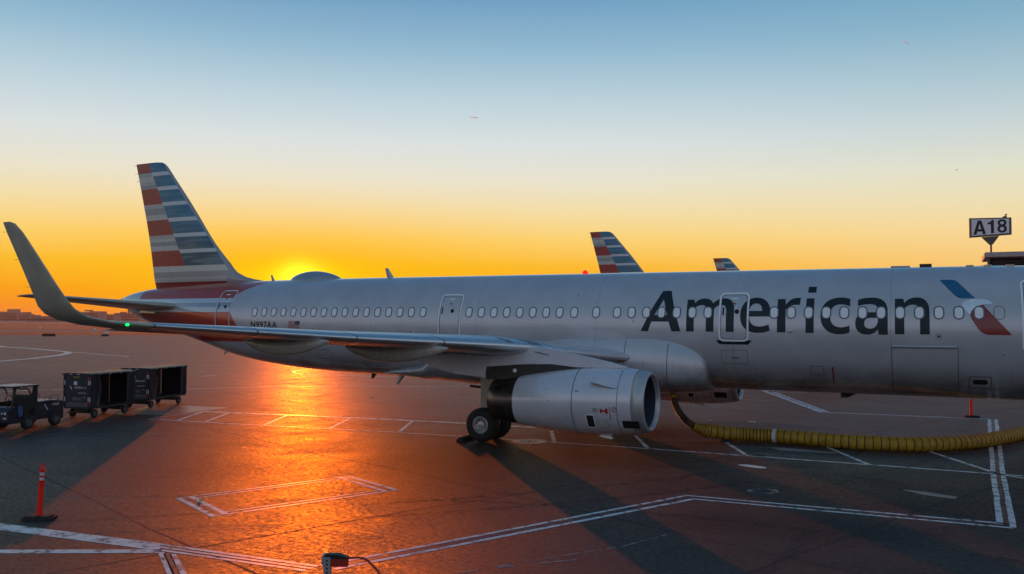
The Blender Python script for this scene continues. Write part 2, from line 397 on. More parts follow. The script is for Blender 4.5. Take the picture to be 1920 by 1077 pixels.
def ribbon(mb, pts, w, z, wob=0.0, closed=False):
    """a painted stripe of width w along ground points"""
    P = []
    for (x0, y0), (x1, y1) in zip(pts[:-1], pts[1:]):
        L = math.hypot(x1-x0, y1-y0); n = max(1, int(L/.8)) if wob else 1
        for k in range(n): P.append((x0+(x1-x0)*k/n, y0+(y1-y0)*k/n))
    P.append(pts[-1])
    P = [Vector((a, b, 0)) for a, b in P]
    rows = []
    for i, p in enumerate(P):
        d0 = (P[i]-P[i-1]).normalized() if i else (P[1]-P[0]).normalized()
        d1 = (P[i+1]-P[i]).normalized() if i < len(P)-1 else d0
        d = (d0+d1).normalized(); nrm = Vector((-d.y, d.x, 0)); k = 1/max(.35, nrm.dot(Vector((-d0.y, d0.x, 0))))
        o = (random.random()-.5)*wob; w2 = w*.5*k*(1+(random.random()-.5)*wob*4)
        rows.append([p+nrm*(w2+o)+Vector((0, 0, z)), p-nrm*(w2-o)+Vector((0, 0, z))])
    return mb.grid(rows)
def smooth_p(pts):
    for _ in range(2):
        pts = [p for i in range(len(pts)) for p in ((pts[i][0]*.75+pts[(i+1) % len(pts)][0]*.25, pts[i][1]*.75+pts[(i+1) % len(pts)][1]*.25), (pts[i][0]*.25+pts[(i+1) % len(pts)][0]*.75, pts[i][1]*.25+pts[(i+1) % len(pts)][1]*.75))]
    return pts
jn = MB()
for pts in ([(-14, -8.6), (.97, -13.89), (8.22, -16.71), (12.34, -18.43), (15.22, -19.43), (22, -21.9)],
            [(-13, -1.2), (-.48, -5.28), (4.95, -7.21), (9.56, -9.28), (12.05, -10.02), (13.75, -10.63), (17.45, -12.2), (19.81, -13.09), (22.78, -14.39), (30, -17.2)],
            [(13.2, -22), (16.19, -14.6), (17.45, -12.1), (19.61, -6.18), (21.53, -1.7), (25.4, 7.6), (32, 23)],
            [(-3, 1.2), (8, -3.0), (13.85, -5.19), (16.23, -6.0), (19.15, -7.23), (21.63, -7.64), (23.71, -8.32), (31, -11.4)],
            [(21.2, -22), (23.71, -16.31), (26.26, -9.42), (28.34, -4.5), (31, 2)], [(23.71, -8.32), (25.69, -3.4), (26.65, -.82), (31, 9.4)],
            [(-20, 11), (2, 2.2), (16, -3.1), (22.8, -5.9), (32, -9.4)], [(4.95, -7.21), (9, 2), (14, 14), (19, 26)], [(-3, -12.3), (1, -3), (7, 11)], [(-14, 8), (-8, 24), (0, 44)],
            [(-30, 28), (20, 9.5), (34, 4)], [(-60, 50), (0, 28), (40, 13)]):
    ribbon(jn, pts, .042, ZC, .03)
o = jn.build('pavement_joints', M['crack']); tag(o, kind='structure')
pt = MB(); pt.quad([(-6.06, -3.81, ZC), (-8.1, .1, ZC), (-3.74, .59, ZC), (-3.79, -3.2, ZC)])
pt.bm.faces.new([pt.bm.verts.new((x_, y_, ZC)) for x_, y_ in ((21.55, -1.26), (21.71, -.97), (23.65, -1.37), (23.61, -1.6), (21.92, -1.66))])
pt.bm.faces.new([pt.bm.verts.new((x_, y_, ZC)) for x_, y_ in ((25.76, -7.11), (26.28, -7.15), (26.99, -7.53), (26.92, -7.84), (26.23, -7.62))])
tag(pt.build('concrete_patches', M['patch']), kind='structure')
ln = MB(); rd = MB(); ft = MB()
def R(p, w, wob=.008, m=None): ribbon(ln if m is None else m, p, w, ZL, wob)
def quadz(m, p, z=ZL): m.bm.faces.new([m.bm.verts.new((a, b, z)) for a, b in p])
# the wide line in the left foreground, splitting into a red-centred pair
quadz(ln, [(6.5, -19.66), (13.52, -19.17), (13.93, -19.56), (7.0, -20.03)])
for w0, w1 in ((0, .10), (.16, .24), (.31, .40)):
    quadz(ln, [(13.52+.41*w0/.4, -19.17-.39*w0/.4), (17.12-.02*w0, -19.03-w0), (17.12-.02*w1, -19.03-w1), (13.52+.41*w1/.4, -19.17-.39*w1/.4)])
R([(8.5, -22.3), (11.4, -20.88), (13.95, -19.58)], .25)
R([(14.03, -19.62), (16.47, -21.45)], .11); R([(14.31, -19.62), (16.78, -21.42)], .11); R([(14.17, -19.62), (16.6, -21.43)], .12, .01, rd)
R([(17.15, -19.03), (21.15, -10.30)], .11); R([(17.47, -19.1), (21.40, -10.62)], .13); R([(17.31, -19.1), (21.26, -10.5)], .12, .01, rd)
R([(21.11, -10.29), (27.86, -10.19)], .11); R([(21.37, -10.62), (27.95, -10.56)], .12); R([(21.2, -10.43), (27.9, -10.38)], .12, .01, rd)
# small box
A_, B_, C_, D_ = (10.55, -16.03), (12.39, -11.74), (14.61, -12.79), (12.67, -17.08)
def lerp2(p, q, t): return (p[0]+(q[0]-p[0])*t, p[1]+(q[1]-p[1])*t)
for (p, q) in ((A_, B_), (D_, C_)):
    R([p, q], .09)
for (p, q, r_, s_) in ((A_, D_, B_, C_), (B_, C_, A_, D_)):
    for t0, t1 in ((0, .028), (.062, .09)):
        quadz(ln, [lerp2(p, r_, t0), lerp2(q, s_, t0), lerp2(q, s_, t1), lerp2(p, r_, t1)], ZL+.0005)
    quadz(rd, [lerp2(p, r_, .028), lerp2(q, s_, .028), lerp2(q, s_, .062), lerp2(p, r_, .062)], ZL+.0003)
R([lerp2(A_, D_, .1), lerp2(B_, C_, .1)], .07); R([lerp2(A_, D_, .9), lerp2(B_, C_, .9)], .07)
# hatched equipment lane under the wing
R([(-3.51, -1.34), (1.38, -.62), (5.5, -.12), (9.28, .14), (12.44, .19)], .32)
R([(-3.24, -4.58), (1.21, -4.27), (4.13, -3.92), (8.49, -3.50), (12.0, -3.38), (18.09, -3.26), (25.7, -3.45), (31, -3.62)], .13)
R([(28.04, -3.55), (28.62, -3.95), (30, -4.9)], .12)
R([(-3.35, -4.19), (-3.51, -1.44)], .10)
for p in ([(-.46, -4.15), (-2.01, -1.24)], [(-1.81, -4.35), (-3.34, -1.51)], [(2.47, -3.96), (.94, -.85)], [(5.49, -3.76), (4.03, -.4)], [(8.49, -3.5), (6.95, -.12)], [(13.35, -.45), (14.7, -3.3)], [(16.62, -.33), (18.0, -3.22)], [(19.79, -.22), (21.2, -3.28)], [(23.0, .2), (24.73, -3.4)], [(26.3, .2), (28.05, -3.5)]): R(p, .14)
# ladder on the right
R([(28.44, 11.66), (27.91, -3.62), (27.74, -10.4)], .13, .02); R([(28.70, 11.7), (28.14, -3.68), (27.95, -10.5)], .13, .02); R([(28.57, 11.66), (28.03, -3.65), (27.85, -10.4)], .11, .02, rd)
R([(28.4, 11.74), (21.59, 11.41)], .16); R([(21.65, 11.5), (17.0, 22.9), (19.6, 23.6)], .28); R([(21.9, 11.7), (17.75, 22.0), (19.6, 22.4)], .2); R([(17.6, 22.0), (27, 23.5)], .12, 0, ft)
# far taxi lines
R([(-140, 73), (-96.9, 52.5), (-87.3, 49.9), (-74.8, 45.2), (-71.7, 43.7), (-68.9, 41.6), (-66.3, 39.1), (-63.6, 36.0), (-59.2, 29.9), (-56.5, 24.6), (-50, 10)], .85, 0)
R([(-73, 44.6), (-54.3, 38.05)], .4, 0); R([(-41, 4), (-44.5, 16.6), (-48.7, 29), (-54.2, 38.1), (-65.3, 54.1), (-70, 62)], .3, 0, ft); R([(-60.2, 31.6), (-64.2, 49.1)], .3, 0, ft)
R([(-25.8, 19.2), (-29.2, 30.3)], .16, 0, ft); R([(-21.7, 16.4), (-22.4, 18.8)], .2, 0)
R([(-24, -9), (-21.3, 3.0), (-18.5, 6.0), (-13.8, 8.2), (-10.7, 12.0), (.8, 18.1), (10, 23)], .16, 0)
R([(-19.5, 28.8), (-20.5, 27.8), (-21.0, 26.6), (-20.3, 24.9), (-18.9, 23.4), (-17.3, 22.4), (-15.5, 22.1), (-8.6, 23.4), (2, 26.4)], .18, 0)
R([(-29.5, 6.5), (-31.4, 11.8)], .2, 0, ft); R([(19.37, -18.48), (21.34, -15.46), (21.81, -14.27)], .05, .02, ft); R([(19.87, -17.81), (20.9, -16.74)], .05, .02, ft)
tm = MB()
for pts in ([(-4, -10), (4, -5.2), (12, -1.8), (22, 1.0), (34, 2.2)], [(-3.4, -11), (4.8, -6.4), (13, -3.1), (23, -.5), (34, .6)], [(10, -19), (16, -13.5), (20, -8.5), (22.5, -3), (23, 6)], [(11.3, -19.6), (17.2, -14.2), (21.4, -9), (24, -3), (24.6, 6)],
            [(30, -14), (24, -12.6), (18, -12.9), (11, -15.5), (5, -19)], [(-20, 6), (-8, 4.5), (4, 6.5), (16, 11)], [(-22, 8), (-8, 6.2), (4, 8.2), (16, 13)], [(-30, 24), (-12, 18), (4, 17), (22, 20)], [(22, -22), (24, -16), (24.6, -11), (27, -6.6), (31, -5)], [(12.43, -3.4), (20, -2.9), (31, -2.4)]):
    P3 = [Vector((a, b, 0)) for a, b in pts]; Q = []
    for i in range(len(P3)-1):
        p0 = P3[max(0, i-1)]; p1 = P3[i]; p2 = P3[i+1]; p3 = P3[min(len(P3)-1, i+2)]
        for k in range(10):
            t = k/10; v = .5*((2*p1)+(-p0+p2)*t+(2*p0-5*p1+4*p2-p3)*t*t+(-p0+3*p1-3*p2+p3)*t**3); Q.append((v.x, v.y))
    ribbon(tm, Q, .26, ZC*.6, .04)
tag(tm.build('tyre_marks', worn_paint('rubber_streak', (.016, .013, .012), .42, .75)), kind='structure')
tag(ln.build('painted_lines', M['line']), kind='structure'); tag(rd.build('red_line_infill', M['linered']), kind='structure'); tag(ft.build('faded_lines', M['linefaint']), kind='structure')
pd = MB(); quadz(pd, smooth_p([(21.22, -5.21), (21.53, -5.0), (22.11, -5.22), (22.19, -5.49), (21.86, -5.55)]), ZL+.0006)  # puddle, its bright sky reflection painted as a flat pale colour
tag(pd.build('puddle_sheen', pbr('painted_puddle_sheen', (.75, .74, .70), .4, var=.1)), kind='structure')
# far verges and taxiways
gb = MB()
for b_ in ([(-811.7, 351.5), (-194.8, 1093), (-108.6, 655.6), (-568.1, 240.4)], [(-492.7, 205.9), (-60, 520), (-40, 355), (-349.5, 140.6)], [(-291, 113.9), (-35.8, 285.7), (-22.5, 218.5), (-231, 86.5)]):
    gb.bm.faces.new([gb.bm.verts.new((a, b, .03)) for a, b in b_])
tag(gb.build('grass_verge', M['grass']), kind='structure')
tw = MB(); tw.bm.faces.new([tw.bm.verts.new((a, b, .02)) for a, b in [(-1500, 700), (-300, 2400), (-120, 700), (-600, 235)]])
tag(tw.build('far_taxiway', M['taxi']), kind='structure')


# ---------------------------------------------------------------- the aircraft
ST = [  # station x, top z, bottom z, half width
 (34.15, 3.42, 3.28, .04), (34.05, 3.62, 3.02, .36), (33.7, 3.95, 2.70, .75), (33.1, 4.45, 2.36, 1.15), (32.3, 5.05, 2.08, 1.5), (31.4, 5.52, 1.90, 1.76), (30.3, 5.80, 1.80, 1.91), (29.2, 5.89, 1.777, 1.965), (28, 5.918, 1.779, 1.975),
 (20.5, 5.936, 1.797, 1.975), (13, 5.954, 1.814, 1.975), (8, 5.965, 1.835, 1.975), (4.89, 5.972, 1.875, 1.975), (2.06, 5.97, 1.985, 1.968), (-.35, 5.955, 2.20, 1.925), (-2.24, 5.93, 2.49, 1.82), (-4.22, 5.87, 3.00, 1.56),
 (-6.2, 5.78, 3.52, 1.20), (-8.0, 5.67, 3.96, .84), (-9.28, 5.50, 4.40, .50), (-9.95, 5.34, 4.76, .28), (-10.3, 5.22, 5.02, .12)]
ST = ST[::-1]
def prof(X):
    X = max(ST[0][0], min(ST[-1][0], X))
    for i in range(len(ST)-1):
        if X <= ST[i+1][0]: break
    x0, x1 = ST[i][0], ST[i+1][0]; h = x1-x0; t = (X-x0)/h
    out = []
    for k in (1, 2, 3):
        def sl(j):   # harmonic-mean slope keeps it monotone
            if j <= 0: return (ST[1][k]-ST[0][k])/(ST[1][0]-ST[0][0])
            if j >= len(ST)-1: return (ST[-1][k]-ST[-2][k])/(ST[-1][0]-ST[-2][0])
            a = (ST[j][k]-ST[j-1][k])/(ST[j][0]-ST[j-1][0]); b = (ST[j+1][k]-ST[j][k])/(ST[j+1][0]-ST[j][0])
            return 0 if a*b <= 0 else 2*a*b/(a+b)
        m0, m1 = sl(i), sl(i+1)
        out.append((2*t**3-3*t**2+1)*ST[i][k]+(t**3-2*t*t+t)*h*m0+(-2*t**3+3*t*t)*ST[i+1][k]+(t**3-t*t)*h*m1)
    zt, zb, hw = out
    return (zt+zb)/2, (zt-zb)/2, hw
def fy(X, z, off=0.0):
    zc, hh, hw = prof(X); u = max(-.9995, min(.9995, (z-zc)/hh))
    return -(hw+off)*sqrt(1-u*u)
def fuse_pt(X, a, off=0.0):
    zc, hh, hw = prof(X); return Vector((X, -(hw+off)*cos(a), zc+(hh+off)*sin(a)))

def decal(bm2d, surf, off):
    """flat mesh in (x, z) cut into strips and wrapped on the skin, seen from -y"""
    bm = bm2d
    bmesh.ops.triangulate(bm, faces=bm.faces[:])
    xs = [v.co.x for v in bm.verts]; zs = [v.co.z for v in bm.verts]
    z = min(zs)+.08
    while z < max(zs):
        bmesh.ops.bisect_plane(bm, geom=bm.verts[:]+bm.edges[:]+bm.faces[:], plane_co=(0, 0, z), plane_no=(0, 0, 1)); z += .08
    x = min(xs)+.4
    while x < max(xs):
        bmesh.ops.bisect_plane(bm, geom=bm.verts[:]+bm.edges[:]+bm.faces[:], plane_co=(x, 0, 0), plane_no=(1, 0, 0)); x += .4
    for v in bm.verts: v.co.y = surf(v.co.x, v.co.z)-off
    return bm
def finish_decal(bm, name, mat, parent, thick=.0015):
    for f in bm.faces:
        f.normal_update()
        if f.normal.y > 0: f.normal_flip()
    me = bpy.data.meshes.new(name); bm.to_mesh(me); bm.free(); me.materials.append(mat); me.shade_smooth()
    o = bpy.data.objects.new(name, me); C.objects.link(o); o.parent = parent
    return o
def poly2d(polys):
    bm = bmesh.new()
    for p in polys: bm.faces.new([bm.verts.new((x, 0, z)) for x, z in p])
    return bm
def ring2d(outer, inner):
    bm = bmesh.new(); a = [bm.verts.new((x, 0, z)) for x, z in outer]; b = [bm.verts.new((x, 0, z)) for x, z in inner]; n = len(a)
    for i in range(n): bm.faces.new([a[i], a[(i+1) % n], b[(i+1) % n], b[i]])
    return bm
def rrect(x0, z0, x1, z1, r, n=6):
    out = []
    for cx, cz, a0 in ((x1-r, z1-r, 0), (x0+r, z1-r, 90), (x0+r, z0+r, 180), (x1-r, z0+r, 270)):
        for k in range(n+1):
            a = radians(a0+90*k/n); out.append((cx+r*cos(a), cz+r*sin(a)))
    return out
def circ(cx, cz, r, n=20): return [(cx+r*cos(2*pi*k/n), cz+r*sin(2*pi*k/n)) for k in range(n)]
def smooth_poly(pts, it=2):
    for _ in range(it):
        q = []
        for i in range(len(pts)):
            a, b = pts[i], pts[(i+1) % len(pts)]
            q += [(a[0]*.75+b[0]*.25, a[1]*.75+b[1]*.25), (a[0]*.25+b[0]*.75, a[1]*.25+b[1]*.75)]
        pts = q
    return pts
def text2d(txt, x0, z0, x1, z1, bold=0.0, space=1.0):
    """outline lettering as a flat mesh fitted in the rectangle (x, z)"""
    cu = bpy.data.curves.new('t', 'FONT'); cu.body = txt; cu.offset = bold; cu.resolution_u = 6; cu.space_character = space
    ob = bpy.data.objects.new('t', cu); C.objects.link(ob)
    dg = bpy.context.evaluated_depsgraph_get(); dg.update()
    me = bpy.data.meshes.new_from_object(ob.evaluated_get(dg))
    bm = bmesh.new(); bm.from_mesh(me)
    bpy.data.objects.remove(ob); bpy.data.curves.remove(cu); bpy.data.meshes.remove(me)
    xs = [v.co.x for v in bm.verts]; ys = [v.co.y for v in bm.verts]
    ax, bx, ay, by = min(xs), max(xs), min(ys), max(ys)
    for v in bm.verts: v.co = Vector((x0+(v.co.x-ax)/(bx-ax)*(x1-x0), 0, z0+(v.co.y-ay)/(by-ay)*(z1-z0)))
    bmesh.ops.remove_doubles(bm, verts=bm.verts[:], dist=1e-5)
    return bm

from mathutils.geometry import tessellate_polygon
def _path(d):
    """d: start point, then ('L', p) or ('C', c1, c2, p) in a unit box"""
    out = [d[0]]
    for q in d[1:]:
        if q[0] == 'L': out.append(q[1])
        else:
            a, b, c, e = out[-1], q[1], q[2], q[3]
            for k in range(1, 10):
                t = k/9; u = 1-t
                out.append(tuple(u**3*a[i]+3*u*u*t*b[i]+3*u*t*t*c[i]+t**3*e[i] for i in (0, 1)))
    if math.hypot(out[0][0]-out[-1][0], out[0][1]-out[-1][1]) < 1e-6: out.pop()
    return out
def _el(cx, cy, rx, ry): return [(cx+rx*cos(2*pi*k/24), cy+ry*sin(2*pi*k/24)) for k in range(24)]
_L = lambda x, y: ('L', (x, y))
_C = lambda a, b, c, d, e, f: ('C', (a, b), (c, d), (e, f))
GL = {
 'A': [[_path([(0, 0), _L(.185, 0), _L(.267, .237), _L(.70, .237), _L(.776, 0), _L(1, 0), _L(.696, 1), _L(.483, 1)]), _path([(.341, .40), _L(.653, .40), _L(.541, .784)])]],
 'n': [[_path([(0, 0), _L(0, .965), _L(.25, .965), _L(.274, .85), _C(.38, .96, .50, 1, .63, 1), _C(.88, 1, 1, .86, 1, .60), _L(1, 0), _L(.726, 0), _L(.726, .56), _C(.726, .72, .66, .80, .53, .80), _C(.42, .80, .34, .76, .274, .69), _L(.274, 0)])]],
 'm': [[_path([(0, 0), _L(0, .965), _L(.146, .965), _L(.162, .86), _C(.22, .96, .29, 1, .36, 1), _C(.45, 1, .52, .95, .555, .85), _C(.61, .95, .69, 1, .77, 1), _C(.93, 1, 1, .87, 1, .62), _L(1, 0), _L(.836, 0), _L(.836, .58), _C(.836, .72, .81, .80, .735, .80), _C(.68, .80, .62, .76, .582, .69), _L(.582, 0), _L(.418, 0), _L(.418, .60), _C(.418, .73, .39, .80, .32, .80), _C(.27, .80, .21, .77, .164, .69), _L(.164, 0)])]],
 'r': [[_path([(0, 0), _L(0, .965), _L(.33, .965), _L(.365, .80), _C(.50, .95, .72, 1.02, 1, .99), _L(.96, .785), _C(.70, .82, .50, .76, .37, .66), _L(.37, 0)])]],
 'i': [[[(0, 0), (.83, 0), (.85, .745), (.04, .745)]], [[(.13, .868), (.98, .868), (1, 1), (.17, 1)]]],
 'c': [[_path([(.98, .055), _L(.98, .245), _C(.85, .20, .80, .19, .68, .19), _C(.44, .19, .33, .31, .33, .5), _C(.33, .70, .45, .81, .68, .81), _C(.80, .81, .88, .79, 1, .755), _L(1, .955), _C(.88, .99, .78, 1, .66, 1), _C(.24, 1, 0, .80, 0, .5), _C(0, .2, .22, 0, .64, 0), _C(.8, 0, .88, .02, .98, .055)])]],
 'e': [[_path([(.97, .065), _L(.94, .24), _C(.80, .19, .72, .18, .62, .18), _C(.42, .18, .31, .28, .29, .46), _L(1, .46), _C(1.02, .81, .82, 1, .52, 1), _C(.2, 1, 0, .8, 0, .5), _C(0, .18, .2, 0, .58, 0), _C(.74, 0, .86, .02, .97, .065)]), _path([(.29, .62), _C(.32, .76, .40, .83, .51, .83), _C(.64, .83, .71, .76, .72, .62)])]],
 'a': [[_path([(.72, 0), _L(1, 0), _L(1, .62), _C(1, .87, .84, 1, .50, 1), _C(.34, 1, .2, .98, .08, .94), _L(.08, .765), _C(.2, .80, .32, .82, .45, .82), _C(.62, .82, .70, .76, .70, .66), _L(.70, .60), _L(.46, .60), _C(.15, .60, 0, .50, 0, .30), _C(0, .11, .14, 0, .36, 0), _C(.52, 0, .62, .05, .70, .14)]), _path([(.70, .45), _L(.70, .36), _C(.67, .22, .58, .16, .46, .16), _C(.34, .16, .28, .21, .28, .30), _C(.28, .41, .36, .45, .50, .45)])]],
 '1': [[_path([(.52, 0), _L(1, 0), _L(1, 1), _L(.66, 1), _C(.58, .88, .34, .82, 0, .81), _L(0, .67), _L(.52, .67)])]],
 '8': [[_path([(.5, 0), _C(.82, 0, 1, .12, 1, .29), _C(1, .41, .92, .50, .80, .535), _C(.90, .58, .96, .65, .96, .745), _C(.96, .9, .78, 1, .5, 1), _C(.22, 1, .04, .9, .04, .745), _C(.04, .65, .10, .58, .20, .535), _C(.08, .50, 0, .41, 0, .29), _C(0, .12, .18, 0, .5, 0)]), _el(.5, .74, .20, .115), _el(.5, .29, .23, .145)]],
}
GL['A2'] = [[_path([(0, 0), _L(.245, 0), _L(.315, .21), _L(.685, .21), _L(.755, 0), _L(1, 0), _L(.64, 1), _L(.36, 1)]), _path([(.375, .38), _L(.625, .38), _L(.5, .76)])]]
def glyph2d(ch, x0, z0, x1, z1):
    bm = bmesh.new()
    for loops in GL[ch]:
        pts = [p for l in loops for p in l]
        vs = [bm.verts.new((x0+p[0]*(x1-x0), 0, z0+p[1]*(z1-z0))) for p in pts]
        for t in tessellate_polygon([[Vector((p[0], p[1], 0)) for p in l] for l in loops]):
            try: bm.faces.new([vs[k] for k in t])
            except ValueError: pass
    return bm
def merge(bms):
    out = bmesh.new()
    for b in bms:
        me = bpy.data.meshes.new('x'); b.to_mesh(me); b.free(); out.from_mesh(me); bpy.data.meshes.remove(me)
    return out

jet = empty('passenger_jet')
tag(jet, 'large silver airliner in the foreground with dark lettering, its striped fin at the far left', 'airliner', 'parked airliners')
# fuselage
xs = []
x = -10.3
while x < 34.15:
    xs.append(x); x += .08 if x < -9.6 or x > 33.5 else (.25 if x < 3 or x > 29 else .6)
xs.append(34.15)
NR = 128
mb = MB().grid([[fuse_pt(X, 2*pi*k/NR) for k in range(NR)] for X in xs], close_u=True, cap=True)
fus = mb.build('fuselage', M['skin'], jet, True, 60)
# apu exhaust
MB().lathe([(-10.33, .02), (-10.33, .09), (-10.36, .11), (-10.28, .125), (-10.2, .12)], 'X', (0, 0, 5.12), 20).build('exhaust_pipe', M['darkmetal'], jet, True)
# belly fairing
def bf(X):
    def L(tab):
        for (a, p), (b, q) in zip(tab[:-1], tab[1:]):
            if X <= b: t = (X-a)/(b-a); t = t*t*(3-2*t) if a > 18.2 or b < 9 else t; return p+(q-p)*t
        return tab[-1][1]
    if X > 17.5:
        t = min(1, (X-17.5)/2.10); k = sqrt(max(0, 1-t*t))
        w = 1.55+.74*k**.8; zt = 2.45+1.59*k**.55; zb = 1.93-.33*k**.5
    else:
        w = L([(6.3, 1.3), (9, 1.9), (12, 2.2), (13.5, 2.29), (17.6, 2.29)]); zt = L([(6.3, 2.1), (9, 2.7), (12.3, 3.45), (14.6, 4.0), (17.6, 4.04)]); zb = L([(6.3, 1.95), (8.5, 1.78), (11, 1.62), (13, 1.58), (17.6, 1.60)])
    return w, zt, zb
rows = []
X = 6.3
bxs = [6.3+.35*k for k in range(32)]+[17.5+2.09*sin(pi/2*k/16) for k in range(17)]
for X in bxs:
    w, zt, zb = bf(X); c = 2.45 if zt > 2.6 else (zt+zb)/2; row = []
    for k in range(64):
        a = 2*pi*k/64; ca, sa = cos(a), sin(a); n = 2/2.8
        row.append((X, w*abs(ca)**n*(1 if ca > 0 else -1), c+(zt-c if sa > 0 else c-zb)*abs(sa)**n*(1 if sa > 0 else -1)))
    rows.append(row)
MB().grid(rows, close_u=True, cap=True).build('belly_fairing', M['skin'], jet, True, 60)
def bfy(X, z):
    w, zt, zb = bf(X); c = 2.45; h = zt-c if z > c else c-zb; u = min(.999, abs((z-c)/h))
    return -w*(1-u**2.8)**(1/2.8)
s = MB()
for X in (14.25, 16.85, 18.35):
    P = [(X, bfy(X, z)-.004, z) for z in [1.8+.1*k for k in range(18)]]
    P = [p for p in P if p[1] < fy(X, p[2])+.01]
    MB().grid([[(p[0]-.010, p[1], p[2]), (p[0]+.010, p[1], p[2])] for p in P]).build('fairing_seam', M['seam'], jet)
# sat dome, antennas, beacon
def dome(name, x0, x1, h, w, mat):
    rows = []
    for i in range(25):
        t = i/24; X = x0+(x1-x0)*t; k = sin(pi*t**.9)**.62 if 0 < t < 1 else 0
        zt = prof(X)[0]+prof(X)[1]; row = []
        for j in range(17):
            a = pi*j/16; yy = w*k*cos(a); base = zt-.08-yy*yy*.26
            row.append((X, yy, base+(h*k+.08*k)*sin(a)))
        rows.append(row)
    return MB().grid(rows).build(name, mat, jet, True, 0)
dome('antenna_dome', .40, 3.2, .36, .72, M['silver'])
def blade(name, X, z0, h, ch, sweep, mat, th=.03):
    s = MB(); rows = []
    for t in (0, .5, 1):
        c = ch*(1-.55*t); xx = X-sweep*t; z = z0+h*t
        rows.append([(xx+c/2, 0, z), (xx, th*(1-.5*t), z), (xx-c/2, 0, z), (xx, -th*(1-.5*t), z)])
    return s.grid(rows, close_u=True, cap=True).build(name, mat, jet)
blade('blade_antenna', 5.75, 5.93, .44, .36, .22, M['silver'])
blade('blade_antenna', -.62, 5.91, .30, .20, .13, M['silver'])
blade('blade_antenna', 4.95, 1.90, -.22, .28, .1, M['black'])
blade('blade_antenna', 6.35, 1.87, -.40, .32, .25, M['silver'])
blade('blade_antenna', -3.35, 2.72, -.18, .30, .2, M['wingpaint'])
blade('drain_mast', 23.9, 1.80, -.16, .5, .15, M['black'])
MB().box((26.25, 0, 5.97), (.36, .06, .11), bev=.02).build('low_antenna', M['black'], jet)
MB().box((25.5, 0, 5.94), (.6, .25, .06), bev=.02).build('low_antenna', M['silver'], jet)
MB().lathe([(5.92, .11), (5.97, .11), (6.03, .08), (6.06, .03), (6.065, 0.001)], 'Z', (14.55, 0, .02), 16).build('beacon', M['beacon'], jet, True)
# windows: every frame with its pane; shades are down
def wmesh(X, w, h, r, off, ring=None):
    zc0 = 4.4717-.0023*(X-13)
    o = rrect(X-w/2, zc0-h/2, X+w/2, zc0+h/2, r, 4)
    if ring: return decal(ring2d(o, rrect(X-w/2+ring, zc0-h/2+ring, X+w/2-ring, zc0+h/2-ring, r-ring, 4)), fy, off)
    return decal(poly2d([o]), fy, off)
P_ = .533
wx = [k*P_ for k in range(17)]+[10.57+k*P_ for k in range(8)]+[14.866, 15.70]+[16.478+k*P_ for k in range(7)]+[21.8255+k*P_ for k in range(12)]
for X in wx:
    f = finish_decal(wmesh(X, .295, .405, .135, .012, .036), 'window', M['frame'], jet)
    finish_decal(wmesh(X, .222, .332, .100, .009), 'pane', M['pane'], f)
finish_decal(wmesh(28.21, .295, .405, .135, .005, .014), 'plugged_window', M['seam'], jet)
# doors
def door(x0, z0, x1, z1, r, w=.055):
    o = finish_decal(decal(ring2d(rrect(x0, z0, x1, z1, r), rrect(x0+w, z0+w, x1-w, z1-w, max(.02, r-w))), fy, .009), 'door', M['whiteline'], jet)
    finish_decal(decal(ring2d(rrect(x0+w+.01, z0+w+.01, x1-w-.01, z1-w-.01, r-w), rrect(x0+w+.024, z0+w+.024, x1-w-.024, z1-w-.024, r-w)), fy, .006), 'door_seam', M['seam'], o)
    cx, cz = (x0+x1)/2, z0+(z1-z0)*.62
    finish_decal(decal(poly2d([circ(cx+.10, cz-.02, .075)]), fy, .007), 'porthole', M['void'], o)
    finish_decal(decal(poly2d([rrect(x0+.12, cz-.14, x0+.17, cz+.12, .02)]), fy, .007), 'handle', M['void'], o)
    finish_decal(decal(poly2d([rrect(cx-.12, z1-.22, cx+.12, z1-.18, .01)]), fy, .007), 'placard', M['whiteline'], o)
    finish_decal(decal(poly2d([rrect(cx-.05, z1-.40, cx+.05, z1-.35, .01)]), fy, .007), 'placard', M['red'], o)
    return o
door(9.24, 3.52, 10.22, 5.18, .17)
door(20.04, 3.50, 21.02, 5.12, .17, .06)
door(-2.36, 3.60, -1.46, 5.48, .12, .035)
door(28.78, 3.30, 29.70, 5.42, .15)
finish_decal(decal(poly2d([[(19.94, 3.54), (20.06, 3.40), (21.0, 3.40), (21.12, 3.54)]]), fy, .006), 'door_sill', M['decal'], jet)
finish_decal(decal(ring2d(rrect(20.1, 2.75, 20.96, 3.22, .05), rrect(20.11, 2.76, 20.95, 3.21, .045)), fy, .005), 'access_panel', M['seam'], jet)
# cargo door
cdo = finish_decal(decal(ring2d(rrect(25.29, 1.93, 27.13, 3.44, .08), rrect(25.305, 1.945, 27.115, 3.425, .07)), fy, .005), 'cargo_door', M['seam'], jet)
hs = MB().grid([[(X, fy(X, z)-o, z) for z, o in ((3.36, .002), (3.37, .035), (3.43, .035), (3.46, .002))] for X in [25.33+.15*k for k in range(12)]+[27.09]])
hs.build('hinge_cover', M['silver'], cdo, True, 0)
hp = finish_decal(decal(ring2d(rrect(27.40, 2.17, 28.0, 2.54, .05), rrect(27.42, 2.19, 27.98, 2.52, .04)), fy, .005), 'service_hatch', M['seam'], jet)
finish_decal(decal(poly2d([rrect(27.50, 2.29, 27.90, 2.44, .07)]), fy, .007), 'hatch_opening', M['void'], hp)
sp = finish_decal(decal(ring2d(circ(26.61, 3.73, .085), circ(26.61, 3.73, .075)), fy, .005), 'static_port', M['seam'], jet)
finish_decal(decal(poly2d([circ(26.61, 3.73, .035)]), fy, .006), 'port_hole', M['void'], sp)
